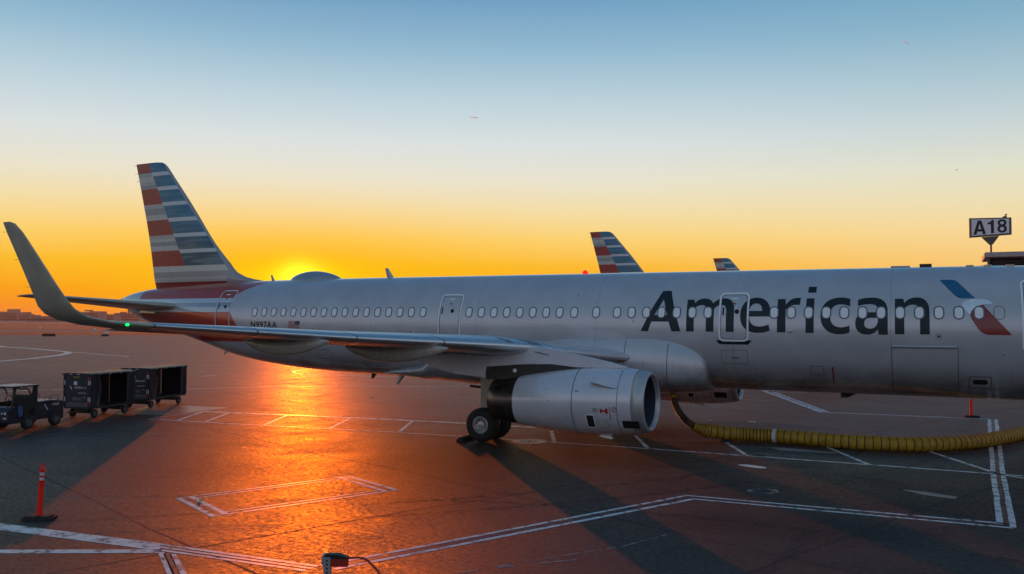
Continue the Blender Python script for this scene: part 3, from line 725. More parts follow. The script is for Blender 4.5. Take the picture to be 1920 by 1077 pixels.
MB().lathe([(-.0, .055), (-.05, .045), (-.075, .001)], 'Y', (22.34, fy(22.34, 3.86), 3.86), 14).build('wing_inspection_lamp', M['bare'], jet, True)
finish_decal(decal(poly2d([rrect(23.545, 2.09, 23.585, 2.72, .01)]), fy, .006), 'red_mark', M['emred'], jet)
for (x0, z0, x1, z1) in ((16.9, 2.62, 17.3, 2.9), (22.9, 2.45, 23.3, 2.75), (3.2, 2.55, 3.9, 2.95)):
    finish_decal(decal(ring2d(rrect(x0, z0, x1, z1, .05), rrect(x0+.014, z0+.014, x1-.014, z1-.014, .04)), fy, .004), 'access_panel', M['seam'], jet)
finish_decal(decal(poly2d([rrect(20.42, 2.96, 20.66, 2.975, .003), rrect(20.40, 2.93, 20.68, 2.942, .003)]), fy, .006), 'placard', M['seam'], jet)
for X, z in ((8.0, 3.7), (17.1, 4.15), (14.9, 5.1), (4.4, 3.6), (28.3, 3.2)): finish_decal(decal(poly2d([circ(X, z, .022, 10)]), fy, .006), 'drain_port', M['void'], jet)
for X in (27.5, 28.0, 28.6): MB().box((X, -.35, prof(X)[0]+prof(X)[1]-.02), (.22, .10, .07), bev=.01).build('roof_fitting', M['wingpaint'], jet)
# lettering
for ch, x0, z0, x1, z1 in (('A', 17.36, 3.815, 18.76, 5.21), ('m', 18.95, 3.815, 20.54, 4.93), ('e', 20.74, 3.79, 21.72, 4.945), ('r', 21.92, 3.81, 22.64, 4.93), ('i', 22.80, 3.80, 23.10, 5.285), ('c', 23.25, 3.765, 24.13, 4.925), ('a', 24.28, 3.765, 25.21, 4.915), ('n', 25.41, 3.785, 26.37, 4.91)):
    finish_decal(decal(glyph2d(ch, x0, z0, x1, z1), fy, .0035), 'lettering', M['decal'], jet)
finish_decal(decal(text2d('N997AA', -.17, 3.815, 1.29, 4.10, .018, 1.1), fy, .005), 'registration', M['decal'], jet)
# flag: thirteen stripes and a canton
fl = finish_decal(decal(poly2d([[(1.92, 3.82+.023*(2*k)), (2.52, 3.82+.023*(2*k)), (2.52, 3.843+.023*(2*k)), (1.92, 3.843+.023*(2*k))] for k in range(7)]), fy, .005), 'flag_marking', pbr('flag_red', (.34, .05, .04), .4), jet)
finish_decal(decal(poly2d([[(2.27, 3.97), (2.52, 3.97), (2.52, 4.12), (2.27, 4.12)]]), fy, .007), 'canton', pbr('flag_navy', (.05, .05, .09), .4), fl)
# the emblem: blue blade, silver head, red blade
em = finish_decal(decal(poly2d([smooth_poly([(27.23, 4.72), (27.36, 4.79), (27.5, 4.845), (27.72, 4.855), (27.95, 4.81), (28.05, 4.72), (28.06, 4.69), (27.9, 4.70), (27.76, 4.68), (27.6, 4.61), (27.5, 4.5), (27.46, 4.38), (27.36, 4.48), (27.27, 4.6)], 1)]), fy, .003), 'emblem', M['emsilver'], jet)
finish_decal(decal(poly2d([[(26.65, 5.45), (26.98, 5.45), (27.06, 5.435), (27.13, 5.39), (27.60, 4.87), (27.25, 4.865), (27.16, 4.885), (27.08, 4.94), (26.95, 5.08), (26.8, 5.26)]]), fy, .0045), 'blue_blade', M['blue'], em)
finish_decal(decal(poly2d([[(27.80, 4.67), (27.70, 4.655), (27.58, 4.59), (27.49, 4.49), (27.455, 4.38), (27.48, 4.27), (27.55, 4.14), (27.68, 3.93), (27.76, 3.85), (27.86, 3.80), (27.98, 3.785), (28.52, 3.785)]]), fy, .0055), 'red_blade', M['emred'], em)
# cockpit glazing (ahead of the frame)
cw = bmesh.new()
for poly in ([(31.35, 4.62), (31.95, 4.60), (32.0, 4.98), (31.5, 5.05)], [(32.03, 4.60), (32.55, 4.50), (32.42, 4.83), (32.08, 4.96)], [(32.62, 4.49), (33.0, 4.36), (32.75, 4.62), (32.5, 4.79)]):
    cw.faces.new([cw.verts.new((x_, 0, z_)) for x_, z_ in poly])
finish_decal(decal(cw, fy, .006), 'cockpit_window', M['void'], jet)

def naca(t, n=14):
    """closed airfoil loop, x from 0 (nose) to 1, as (x, z)"""
    up = []
    for k in range(n+1):
        x = (1-cos(pi*k/n))/2
        y = 5*t*(.2969*sqrt(x)-.126*x-.3516*x*x+.2843*x**3-.1036*x**4)
        cam_ = .018*sin(pi*x)
        up.append((x, y, cam_))
    return [(x, c+y) for x, y, c in up]+[(x, c-y) for x, y, c in reversed(up[1:-1])]
# wing sections: y, nose x, nose z, tail x, tail z, thickness ratio
WS = [(1.2, 17.7, 2.84, 9.4, 2.80, .080), (2.3, 17.05, 2.89, 9.5, 2.84, .082), (4.0, 16.08, 3.07, 9.58, 3.0, .10), (5.75, 15.1, 3.30, 9.65, 3.17, .12), (6.5, 14.68, 3.37, 9.68, 3.24, .12), (8.67, 13.45, 3.515, 8.98+.30, 3.40, .115), (11.11, 12.07, 3.675, 8.80, 3.57, .11), (13.57, 10.68, 3.865, 8.28, 3.77, .11), (15.2, 9.77, 3.99, 7.86, 3.87, .105), (15.75, 9.46, 4.035, 7.74, 3.905, .10)]
SHK = [(15.75, 9.46, 4.035, 8.0, 3.95, .10), (16.5, 8.88, 4.11, 7.76, 4.045, .10), (16.9, 8.55, 4.24, 7.46, 4.17, .10), (17.15, 8.42, 4.41, 7.35, 4.31, .10), (17.3, 8.33, 4.63, 7.30, 4.49, .10), (17.45, 8.11, 5.04, 7.14, 5.06, .10), (17.65, 7.73, 5.70, 6.96, 5.74, .10), (17.8, 7.43, 6.20, 6.85, 6.20, .10), (17.86, 7.22, 6.42, 6.80, 6.42, .09), (17.88, 7.05, 6.475, 6.80, 6.47, .06)]
def lerp_sec(S, y):
    for a, b in zip(S[:-1], S[1:]):
        if y <= b[0]: break
    t = (y-a[0])/(b[0]-a[0]); return tuple(p+(q-p)*t for p, q in zip(a, b))
def wsec(sec, sg, up=Vector((0, 0, 1))):
    y, lx, lz, tx, tz, th = sec; L = Vector((lx, sg*y, lz)); T = Vector((tx, sg*y, tz)); ch = (T-L)
    return [L+ch*x+up*(z*ch.length) for x, z in naca(th)]
for sg in (-1, 1):
    wing = MB().grid([wsec(lerp_sec(WS, y), sg) for y in [1.2, 2.3, 3.1, 4.0, 5.0, 5.75, 6.5, 7.5, 8.67, 10, 11.11, 12.3, 13.57, 14.6, 15.2, 15.75]], close_u=True, cap=True).build('wing', M['wingdark'], jet, True, 40)
    # slats: a polished nose skin in panels, a dark gap between
    for a, b in ((1.9, 5.10), (5.12, 8.62), (8.66, 11.06), (11.10, 13.50), (13.54, 15.72)):
        rows = []
        for k in range(5):
            y = a+(b-a)*k/4; sec = lerp_sec(WS, y); P3 = wsec(sec, sg); n = 14
            L = Vector((sec[1], sg*y, sec[2])); row = []
            for j in list(range(2*n-4, 2*n))+list(range(0, 6)):
                p = P3[j]; ctr = L+Vector((-(sec[1]-sec[3])*.25, 0, 0)); d = (p-ctr).normalized(); row.append(p+d*.008)
            rows.append(row)
        MB().grid(rows).build('slat' if a > 2 else 'inner_leading_edge', M['bare'] if a > 2 else M['skin'], wing, True, 0)
    # sharklet: up direction turns as the tip bends up
    rows = []
    for i, sec in enumerate(SHK):
        a = SHK[max(0, i-1)]; b = SHK[min(len(SHK)-1, i+1)]
        tan = Vector((0, sg*(b[0]-a[0]), (b[2]-a[2]))).normalized(); nup = Vector((0, -sg*tan.z, abs(tan.y))).normalized()
        rows.append(wsec(sec, sg, nup))
    MB().grid(rows, close_u=True, cap=True).build('winglet', M['wingpaint'], wing, True, 50)
    s = MB()
    for (x0, z0) in ((6.84, 6.25), (7.0, 5.6), (7.18, 4.95), (7.38, 4.4), (7.7, 4.05)):
        yy = {6.25: 17.8, 5.6: 17.62, 4.95: 17.42, 4.4: 17.2, 4.05: 16.5}[z0]
        s.tube([(x0, sg*yy, z0), (x0-.16, sg*yy, z0-.005)], .004, 5)
    s.build('static_wick', M['black'], wing)
    # navigation lamp
    MB().lathe([(0, .001), (.02, .022), (.05, .032), (.08, .03), (.10, .015)], 'Y', (9.21, sg*16.35-.05, 4.055), 12).build('navigation_lamp', M['lampgreen'] if sg < 0 else M['red'], wing, True)
    # flap track fairings
    for yf, x0, x1, zt, r in ((12.0, 8.82, 11.8, 3.70, .19), (8.85, 10.02, 13.7, 3.45, .22), (5.2, 10.9, 13.6, 3.05, .22)):
        rows = []
        for k in range(17):
            t = k/16; X = x0+(x1-x0)*t; rr = r*sin(pi*min(1, t*.96+.03))**.6*(1 if t > .1 else (.45+5.5*t)); zc_ = zt-.10-.20*sin(pi*t**.8)
            rows.append([(X, sg*yf+rr*.62*cos(2*pi*j/16), zc_+rr*1.15*sin(2*pi*j/16)) for j in range(16)])
        MB().grid(rows, close_u=True, cap=True).build('flap_track_fairing', M['trackfair'], wing, True, 50)
    # engine nacelle
    ey = sg*5.75
    def ex(X): return 13.70+(X-13.44)*.919+(.25 if sg > 0 else 0)
    eng = [(19.12, .86), (19.10, .895), (19.03, .925), (18.90, .955), (18.7, .985)]
    def az(X): return 1.605+.03*(X-13.4) if X < 17 else 1.713+.02*(X-17)
    def nac(mb, pr_, n=56):
        rows = []
        for X, r in [(ex(x_), r_*.985) for x_, r_ in pr_]: rows.append([(X, ey+r*cos(2*pi*k/n), az(X)+r*sin(2*pi*k/n)*(1 if sin(2*pi*k/n) > 0 else .985)) for k in range(n)])
        return mb.grid(rows, close_u=True)
    OUT = [(18.72, .985), (18.4, 1.02), (17.95, 1.045), (17.4, 1.055), (16.9, 1.05), (16.4, 1.02), (15.8, .965), (15.2, .895), (14.75, .84), (14.48, .80)]
    cowl = nac(MB(), OUT+[(14.48, .74)]).build('engine_cowl', M['cowl'], jet, True, 60)
    nac(MB(), [(18.725, .984)]+eng[::-1]+[(19.125, .835), (19.10, .81), (19.04, .785), (18.98, .772)]).build('inlet_lip', M['lip'], cowl, True, 0)
    nac(MB(), [(18.981, .771), (18.56, .755), (18.2, .775), (17.7, .79), (17.6, .79)]).build('inlet_duct', pbr('inlet_liner', (.035, .04, .06), .6), cowl, True, 0)
    fan = MB(); nac(fan, [(17.62, .79), (17.62, .001)])
    fan.build('fan_backing', M['void'], cowl)
    s = MB()
    for k in range(22):
        a = 2*pi*k/22; rows = []
        for t in range(5):
            r = .24+.54*t/4; tw = .5+.25*t; da = .14
            rows.append([(ex(17.80)-.10*sin(tw), ey+r*cos(a-da*.6), az(17.7)+r*sin(a-da*.6)), (ex(17.72)+.10*sin(tw), ey+r*cos(a+da*.9), az(17.7)+r*sin(a+da*.9))])
        s.grid(rows)
    s.build('fan_blade', pbr('fan_titanium', (.05, .05, .065), .4, .7), cowl, True, 0)
    MB().lathe([(ex(x_), r_) for x_, r_ in ((18.08, .001), (18.05, .05), (17.95, .12), (17.82, .19), (17.7, .24))], 'X', (0, ey, az(17.8)), 24).build('spinner', M['black'], cowl, True)
    nac(MB(), [(14.49, .775), (14.2, .755), (13.8, .712), (13.45, .672), (13.44, .65), (13.6, .66), (14.4, .70)]).build('exhaust_nozzle', M['darkmetal'], cowl, True, 0)
    nac(MB(), [(14.0, .66), (13.8, .42), (13.5, .20), (13.48, .001)]).build('exhaust_plug', M['darkmetal'], cowl, True, 0)
    OUTM = [(ex(x_), r_*.985) for x_, r_ in OUT]
    def ny(X, z):
        for (xa, ra), (xb, rb) in zip(OUTM[:-1], OUTM[1:]):
            if X >= xb: break
        t = max(0, min(1, (X-xb)/(xa-xb))); r = rb+(ra-rb)*t; d = z-az(X)
        return ey-sqrt(max(.0004, r*r-d*d)) if sg < 0 else ey-sqrt(max(.0004, r*r-d*d))
    def nring(X, w, name='cowl_seam'):
        s = MB(); n = 72
        rr = ey-ny(X, az(X)); s.grid([[(X-w/2, ey+(rr+.004)*cos(2*pi*k/n), az(X)+(rr+.004)*sin(2*pi*k/n)*(1 if sin(2*pi*k/n) > 0 else .985)), (X+w/2, ey+(rr+.004)*cos(2*pi*k/n), az(X)+(rr+.004)*sin(2*pi*k/n)*(1 if sin(2*pi*k/n) > 0 else .985))] for k in range(n)], close_v=True)
        return s.build(name, M['seam'], cowl)
    nring(16.74, .022); nring(18.15, .014)
    ND = lambda polys, nm, mt, off=.006: finish_decal(decal(poly2d(polys), ny, off), nm, mt, cowl)
    ND([rrect(17.2, 1.02, 17.42, 1.38, .01)], 'vent_panel', M['void']); finish_decal(decal(ring2d(rrect(17.175, .995, 17.445, 1.405, .02), rrect(17.2, 1.02, 17.42, 1.38, .01)), ny, .006), 'vent_trim', M['whiteline'], cowl)
    ND([rrect(18.28, 1.03, 18.77, 1.26, .01)], 'vent_panel', M['void'])
    ND([[(17.64, 1.60), (17.72, 1.56), (17.72, 1.50), (17.64, 1.46)], [(17.72, 1.56), (17.79, 1.545), (17.79, 1.515), (17.72, 1.50)], [(17.79, 1.56), (17.84, 1.63), (17.88, 1.58), (17.88, 1.48), (17.84, 1.43), (17.79, 1.50)]], 'hazard_mark', M['red'])
    ND([rrect(17.935, 1.27, 17.955, 1.66, .005)], 'hazard_line', M['red'])
    finish_decal(decal(ring2d(circ(18.08, 1.58, .075), circ(18.08, 1.58, .055)), ny, .006), 'hazard_ring', M['red'], cowl)
    ND([[(18.03, 1.54), (18.04, 1.53), (18.13, 1.62), (18.12, 1.63)]], 'hazard_bar', M['red'])
    ND([rrect(17.42, 1.50+.03*k, 17.58-.03*(k % 2), 1.512+.03*k, .003) for k in range(4)], 'placard', M['seam'])
    ND([rrect(16.82, 2.05+.02*k, 16.94, 2.058+.02*k, .002) for k in range(3)]+[rrect(18.02, 2.20, 18.14, 2.208, .002), rrect(15.77, 2.10, 15.84, 2.108, .002), rrect(15.92, 1.75, 15.98, 1.762, .002), rrect(16.52, 1.30, 16.62, 1.306, .002)], 'small_placard', M['seam'])
    finish_decal(decal(ring2d(rrect(17.52, 1.02, 17.84, 1.24, .02), rrect(17.526, 1.026, 17.834, 1.234, .018)), ny, .005), 'latch_panel', M['seam'], cowl)
    s = MB()   # strake
    st_ = [(17.30, 2.34, 0), (18.06, 2.18, 0), (18.07, 2.17, .03), (17.35, 2.35, .24)]
    for dz in (0, .018): pass
    ya = [ny(p[0], p[1])+.02-p[2] if sg < 0 else 2*ey-ny(p[0], p[1])-.02+p[2] for p in st_]
    a_ = [s.bm.verts.new((p[0], y_, p[1])) for p, y_ in zip(st_, ya)]; b_ = [s.bm.verts.new((p[0], y_, p[1]+.02)) for p, y_ in zip(st_, ya)]
    s.bm.faces.new(a_); s.bm.faces.new(b_)
    for i in range(4): s.bm.faces.new([a_[i], a_[(i+1) % 4], b_[(i+1) % 4], b_[i]])
    s.build('strake', M['steel'], cowl)
    MB().poly([(17.30, .70), (17.62, .72), (17.72, .64), (17.70, .60), (17.34, .655)], (ey-.16, ey-.02)).build('drain_scoop', M['whiteline'], cowl)
    # pylon: light upper fairing over a dark heat panel
    up_ = [(18.25, 2.70), (18.05, 2.80), (17.6, 2.90), (17.0, 3.02), (16.4, 3.13), (15.8, 3.24), (15.2, 3.33), (14.6, 3.36), (13.0, 3.20), (11.5, 3.0), (10.95, 2.80), (11.4, 2.62), (12.3, 2.42), (13.42, 2.30), (13.42, 2.72), (14.6, 2.78), (15.15, 2.80), (15.2, 2.84), (15.74, 2.86), (16.55, 2.74)]
    s = MB(); s.poly(up_, (ey-.21, ey+.21)); bmesh.ops.bevel(s.bm, geom=[e for e in s.bm.edges if abs(e.verts[0].co.y-e.verts[1].co.y) < .01], offset=.04, segments=2, affect='EDGES')
    pyl = s.build('pylon', M['cowl'], jet, True, 35)
    MB().poly([(13.44, 2.26), (13.44, 2.70), (14.6, 2.765), (15.2, 2.80), (15.74, 2.84), (16.6, 2.73), (16.5, 2.62), (15.2, 2.42), (14.2, 2.30)], (ey-.19, ey+.19)).build('pylon_heat_panel', M['heat'], pyl)
    MB().lathe([(0, .001), (0, .065), (.01, .065)], 'Y', (14.47, ey-.202, 2.58), 20).build('round_cover', M['whiteline'], pyl)
    s = MB()
    for k in range(7): s.box((15.2+.07*k, ey-.215, 3.185-.014*k), (.05, .02, .028))
    s.build('louvre', M['void'], pyl)
    # main gear
    gx, gy = 12.43, sg*3.79
    gear = MB().tube([(gx+.1, gy+.25*-sg, 2.9), (gx, gy, 1.9), (gx, gy, .60)], [.13, .12, .09], 14).tube([(gx, gy-.46, .585), (gx, gy+.46, .585)], .075, 12).tube([(gx, gy, 1.5), (gx+.05, gy-sg*1.0, 2.6)], .05, 8).tube([(gx-.12, gy, 1.45), (gx-.32, gy, 1.1), (gx-.1, gy, .75)], .03, 8).build('main_gear_leg', M['gearleg'], jet, True)
    MB().box((gx+.18, gy+sg*.26, 1.62), (.74, .05, 1.1), bev=.015).build('gear_door', M['wingpaint'], gear)
    MB().tube([(gx-.75, gy, 1.86), (gx-.1, gy, 1.80)], .045, 8).build('gear_actuator', M['heat'], gear)
    for dy in (-.465, .465):
        wy = gy+dy
        w = MB().lathe([(-.20, .30), (-.205, .38), (-.20, .50), (-.15, .57), (-.08, .585), (-.03, .587), (.03, .587), (.08, .585), (.15, .57), (.20, .50), (.205, .38), (.20, .30)], 'Y', (gx, wy, .583), 44).build('wheel', M['rubber'], gear, True, 60)
        for q in (-1, 1):
            MB().lathe([(q*.19, .30), (q*.205, .27), (q*.17, .24), (q*.12, .21), (q*.10, .13), (q*.15, .12), (q*.17, .06), (q*.17, .001)], 'Y', (gx, wy, .583), 28).build('rim', M['rim'], w, True, 50)
            s = MB()
            for k in range(9): a = 2*pi*k/9; s.lathe([(q*.125, .022), (q*.13, .001)], 'Y', (gx+.165*cos(a), wy, .583+.165*sin(a)), 8)
            s.build('brake_vent', M['void'], w)
    # tailplane
    TS = [(.3, -4.75, 4.72, -8.75, 4.62, .10), (1.0, -5.02, 4.74, -8.72, 4.66, .10), (5.9, -8.25, 5.20, -9.52, 5.13, .09), (6.15, -8.50, 5.215, -9.56, 5.15, .085), (6.24, -8.75, 5.22, -9.55, 5.17, .05)]
    tp = MB().grid([wsec(t_, sg) for t_ in TS], close_u=True, cap=True).build('tailplane', M['wingpaint'], jet, True, 45)
    MB().grid([[Vector((X, sg*(1.0 if X > -8 else .8), z)) for X, z in ((-4.6, 4.95), (-5.2, 5.05), (-7, 5.05), (-8.4, 4.9))], [Vector((X, sg*(prof(X)[2]*.985), z)) for X, z in ((-4.6, 4.3), (-5.2, 4.3), (-7, 4.45), (-8.4, 4.5))]]).build('root_seal_panel', M['silver'], tp)

# fin: horizontal sections, the dorsal fillet flowing forward at the foot
fs = [(5.45, -.5, -8.0, .022), (5.72, -.7, -8.02, .026), (5.90, -.95, -8.08, .032), (5.97, -1.30, -8.10, .045), (6.03, -1.74, -8.12, .06), (6.15, -2.27, -8.15, .07), (6.36, -2.76, -8.19, .08), (6.57, -3.0, -8.23, .085), (6.82, -3.22, -8.28, .088), (7.1, -3.52, -8.33, .09), (7.42, -3.84, -8.39, .09), (7.8, -4.20, -8.47, .09), (8.26, -4.58, -8.57, .09), (9.04, -5.18, -8.76, .09), (9.82, -5.80, -8.97, .09), (10.6, -6.46, -9.18, .09), (11.14, -6.92, -9.33, .09), (11.5, -7.22, -9.43, .085), (11.68, -7.38, -9.48, .08), (11.82, -7.56, -9.52, .07), (11.90, -7.76, -9.54, .055), (11.93, -8.1, -9.55, .04)]
rows = []
for z, le, te, t in fs:
    ch = le-te; th = min(t, .36/ch)
    rows.append([(le-ch*u, ch*v, z) for u, v in [(a, b-.018*sin(pi*a)) for a, b in naca(th)]])
fin = MB().grid(rows, close_u=True, cap=True).build('tail_fin', M['fin'], jet, True, 45)
s = MB()
for z in (11.85, 11.45, 11.05): s.tube([(-9.5+(11.85-z)*.25, 0, z), (-9.72+(11.85-z)*.25, 0, z)], .008, 5)
s.build('static_wick', M['black'], fin)
# nose gear (ahead of the frame)
ng = MB().tube([(29.9, 0, 2.0), (29.75, 0, .42)], [.09, .06], 12).tube([(29.75, -.28, .38), (29.75, .28, .38)], .05, 10).build('nose_gear_leg', M['gearleg'], jet, True)
for y in (-.25, .25):
    w = MB().lathe([(-.11, .19), (-.11, .32), (-.07, .375), (.07, .375), (.11, .32), (.11, .19)], 'Y', (29.75, y, .375), 32).build('wheel', M['rubber'], ng, True)
    MB().lathe([(-.10, .001), (-.08, .08), (-.10, .19)], 'Y', (29.75, y, .375), 20).build('rim', M['rim'], w, True)

# neighbours: two more airliners further back, only their fins rise above
def copy_jet(loc, rz, label, skip):
    r = jet.copy(); C.objects.link(r); r.location = loc; r.rotation_euler = (0, 0, rz); r['label'] = label
    for ch in [o for o in C.objects if o.parent == jet]:
        if ch.name.split('.')[0] in skip: continue
        c_ = ch.copy(); C.objects.link(c_); c_.parent = r
        for g_ in [o for o in C.objects if o.parent == ch]:
            d_ = g_.copy(); C.objects.link(d_); d_.parent = c_
    return r
SK = {'window', 'door', 'plugged_window', 'access_panel', 'cargo_door', 'service_hatch', 'static_port', 'registration', 'flag_marking', 'door_sill', 'red_mark', 'blade_antenna', 'low_antenna', 'drain_mast', 'fairing_seam', 'lettering', 'emblem', 'wing_inspection_lamp', 'belly_lamp', 'beacon', 'antenna_dome'}
copy_jet((-1.05+9.5, 41.3, -.02), 0, 'airliner parked beyond, only its striped fin showing over the silver roof, nearer of two', SK)
copy_jet((1.19+9.5, 78.1, -.05), 0, 'farthest airliner, just the small striped tip of its fin above the silver roof', SK)

# ---------------------------------------------------------------- pavement fittings
def manhole(x, y, r, label, worn=False):
    s = MB().lathe([(.003, .001), (.003, r*.62)], 'Z', (x, y, 0), 36); o = s.build('manhole_cover', M['steel'] if not worn else M['seam'])
    MB().lathe([(.0035, r*.64), (.0035, r)], 'Z', (x, y, 0), 36).build('collar', M['concrete'] if not worn else M['linefaint'], o)
    q = MB()
    for k in range(10):
        a = 2*pi*k/10; q.box((x+r*.42*cos(a), y+r*.42*sin(a), .005), (r*.22, r*.08, .006), a)
    q.box((x, y, .005), (r*.3, r*.3, .006)); q.build('tread', M['void'], o)
    tag(o, label, 'manhole cover', 'covers in the apron')
M['conccol'] = pbr('pale_concrete_collar', (.72, .70, .64), .6)
M['concrete'] = M['conccol']
manhole(13.85, -3.5, .62, 'round fuel pit cover with a wide pale concrete collar right beside the main wheels')
manhole(21.54, -3.06, .42, 'worn round cover on the white line below the yellow hose', True)
manhole(22.68, -8.87, .38, 'dark faded round cover between the lower double line and the oil stain', True)

# ---------------------------------------------------------------- bollards
def delineator(loc, lean, label, rz=0.2):
    r = empty('delineator_post', loc, rz); tag(r, label, 'bollard', 'orange delineator posts')
    s = MB(); s.poly([(-.33, -.12), (-.25, -.20), (.25, -.20), (.33, -.12), (.33, .12), (.25, .20), (-.25, .20), (-.33, .12)], (.001, .055), 'Z'); s.poly([(-.27, -.09), (-.2, -.15), (.2, -.15), (.27, -.09), (.27, .09), (.2, .15), (-.2, .15), (-.27, .09)], (.055, .085), 'Z')
    s.build('base', M['rubber'], r)
    def p(t): return (lean[0]*t, lean[1]*t, .08+1.06*t)
    def seg(ts, rr): return MB().tube([p(t) for t in ts], rr, 20)
    seg([0, .03, .6, .66], [.062, .057, .050, .050]).build('tube', M['orange'], r, True)
    sh = seg([.66, .665, .68, .685], [.050, .062, .062, .050]); sh.build('collar_ring', M['orange'], r, True)
    seg([.685, .745], .047).build('reflective_band', M['reflect'], r, True)
    seg([.745, .75, .775, .78], [.050, .062, .062, .050]).build('collar_ring', M['orange'], r, True)
    seg([.78, .84], .047).build('reflective_band', M['reflect'], r, True)
    seg([.84, .85, .88, .89, .93], [.050, .062, .062, .050, .040]).build('collar_ring', M['orange'], r, True)
    a = p(.92); b = p(1.0)
    MB().tube([(a[0]-.03, a[1], a[2]), (b[0]-.035, b[1], b[2]-.01), (b[0], b[1], b[2]+.012), (b[0]+.035, b[1], b[2]-.01), (a[0]+.03, a[1], a[2])], .013, 8).build('loop_handle', M['orange'], r, True)
    return r
delineator((9.66, -18.86, .002), (.045, .02, 0), 'orange post with two pale reflective bands on a black base, standing alone at lower left', .45)
delineator((27.77, 12.13, .002), (-.0, 0, 0), 'orange post on a black base beyond the airliner, seen below its belly at far right', .3)

# ---------------------------------------------------------------- air hose
hs = empty('air_supply_hose', (24, -.4, 0)); tag(hs, 'thick yellow ribbed air hose snaking over the apron up to the airliner belly', 'hose')
def spl(pts, n=8):
    out = []
    for i in range(len(pts)-1):
        p0 = Vector(pts[max(0, i-1)]); p1 = Vector(pts[i]); p2 = Vector(pts[i+1]); p3 = Vector(pts[min(len(pts)-1, i+2)])
        for k in range(n):
            t = k/n; out.append(.5*((2*p1)+(-p0+p2)*t+(2*p0-5*p1+4*p2-p3)*t*t+(-p0+3*p1-3*p2+p3)*t**3))
    out.append(Vector(pts[-1])); return out
off = Vector((24, -.4, 0))
HR = .235
path = spl([(18.86, -.80, .52), (19.25, -.55, .36), (19.9, -.2, .26), (20.5, .0, .24), (21.5, .05, .235), (22.5, -.10, .235), (23.6, -.32, .235), (24.7, -.36, .235), (25.7, -.12, .235), (26.6, .50, .235), (27.4, 1.35, .235), (28.2, 2.6, .235), (29.0, 4.3, .24), (29.8, 6.4, .25), (30.4, 9, .25)], 12)
L_ = [0]
for a, b in zip(path[:-1], path[1:]): L_.append(L_[-1]+(b-a).length)
def at(s):
    for i in range(len(L_)-1):
        if s <= L_[i+1]: t = (s-L_[i])/(L_[i+1]-L_[i]); return path[i].lerp(path[i+1], t), (path[i+1]-path[i]).normalized()
    return path[-1], (path[-1]-path[-2]).normalized()
pts = []; rr = []; s_ = 0; rings = []
nxt = 0
while s_ < L_[-1]:
    big = s_ > 2.9 or .55 < s_ < 1.5; step = .235 if big else .12
    if s_ < .5: step = .10
    rings.append(s_)
    for k in range(4):
        q = s_+step*k/4; rb = HR*(min(1, .62+q*.7)); w_ = random.uniform(-.006, .006)
        pts.append(at(min(q, L_[-1]-.001))[0]-off); rr.append(rb*(1-.055*(1-sin(pi*k/4)))+w_)
    s_ += step
MB().tube(pts, rr, 28).build('duct', M['hose'], hs, True, 60)
s = MB()
for q in rings:
    c_, d_ = at(q); rb = HR*(min(1, .62+q*.7))*.968; a_ = d_.cross(Vector((0, 0, 1))).normalized(); b_ = a_.cross(d_)
    wf = .014
    s.grid([[c_-off+d_*t*wf+(a_*cos(2*pi*k/24)+b_*sin(2*pi*k/24))*(rb+.010*(1-abs(t))) for k in range(24)] for t in (-1, 0, 1)], close_u=True)
s.build('coil', M['hoserib'], hs, True)
c0, d0 = at(2.86); MB().tube([at(2.80)[0]-off, at(2.86)[0]-off, at(2.93)[0]-off], HR*1.015, 28).build('white_band', M['white'], hs, True)
np_ = spl([(18.20, -.95, 1.80), (18.22, -.95, 1.5), (18.32, -.94, 1.18), (18.50, -.92, .88), (18.68, -.88, .68), (18.92, -.78, .50)], 10); q = []; rr = []
for i, p in enumerate(np_): q.append(p-off); rr.append(.088+(.014 if i % 2 else 0)+(.03 if i < 8 else 0))
q2 = []; r2 = []
for i in range(len(q)-1):
    for k in range(2): q2.append(q[i].lerp(q[i+1], k/2)); r2.append(rr[i] if k == 0 else rr[i]-.012)
MB().tube(q2, .108, 16).build('narrow_duct', M['hosenarrow'], hs, True)
s = MB()
for i in range(8, len(np_)-1):
    for hh in (0,):
        c_ = np_[i].lerp(np_[i+1], hh)-off; d_ = (np_[i+1]-np_[i]).normalized(); a_ = d_.cross(Vector((0, 1, 0))).normalized(); b_ = a_.cross(d_)
        s.grid([[c_+d_*t*.012+(a_*cos(2*pi*k/16)+b_*sin(2*pi*k/16))*(.110+.014*(1-abs(t))) for k in range(16)] for t in (-1, 0, 1)], close_u=True)
s.build('narrow_coil', M['hoserib'], hs, True)
MB().tube([np_[8]-off+Vector((0, 0, .05)), np_[10]-off], .125, 16).build('coupling', M['hose'], hs, True)
MB().tube([np_[0]-off+Vector((0, 0, .1)), np_[7]-off], .11, 16).build('connector', M['heat'], hs, True)
s = MB().box((19.95-24, -.42+.4, .03), (.35, .45, .05), bev=.01); s.build('skid', M['rubber'], hs)

# ---------------------------------------------------------------- wheel chock
ck = empty('wheel_chock', (11.72, -4.2, 0)); tag(ck, 'low black rubber chock with an orange end against the left of the main wheels', 'chock')
MB().poly([(-.10, 0.001), (.14, 0.001), (.10, .13), (-.02, .15)], (-.45, .5)).build('wedge', M['rubber'], ck)
MB().poly([(-.14, .002), (-.09, .002), (-.03, .12), (-.08, .10)], (-.45, -.15)).build('end_cap', M['orange'], ck)

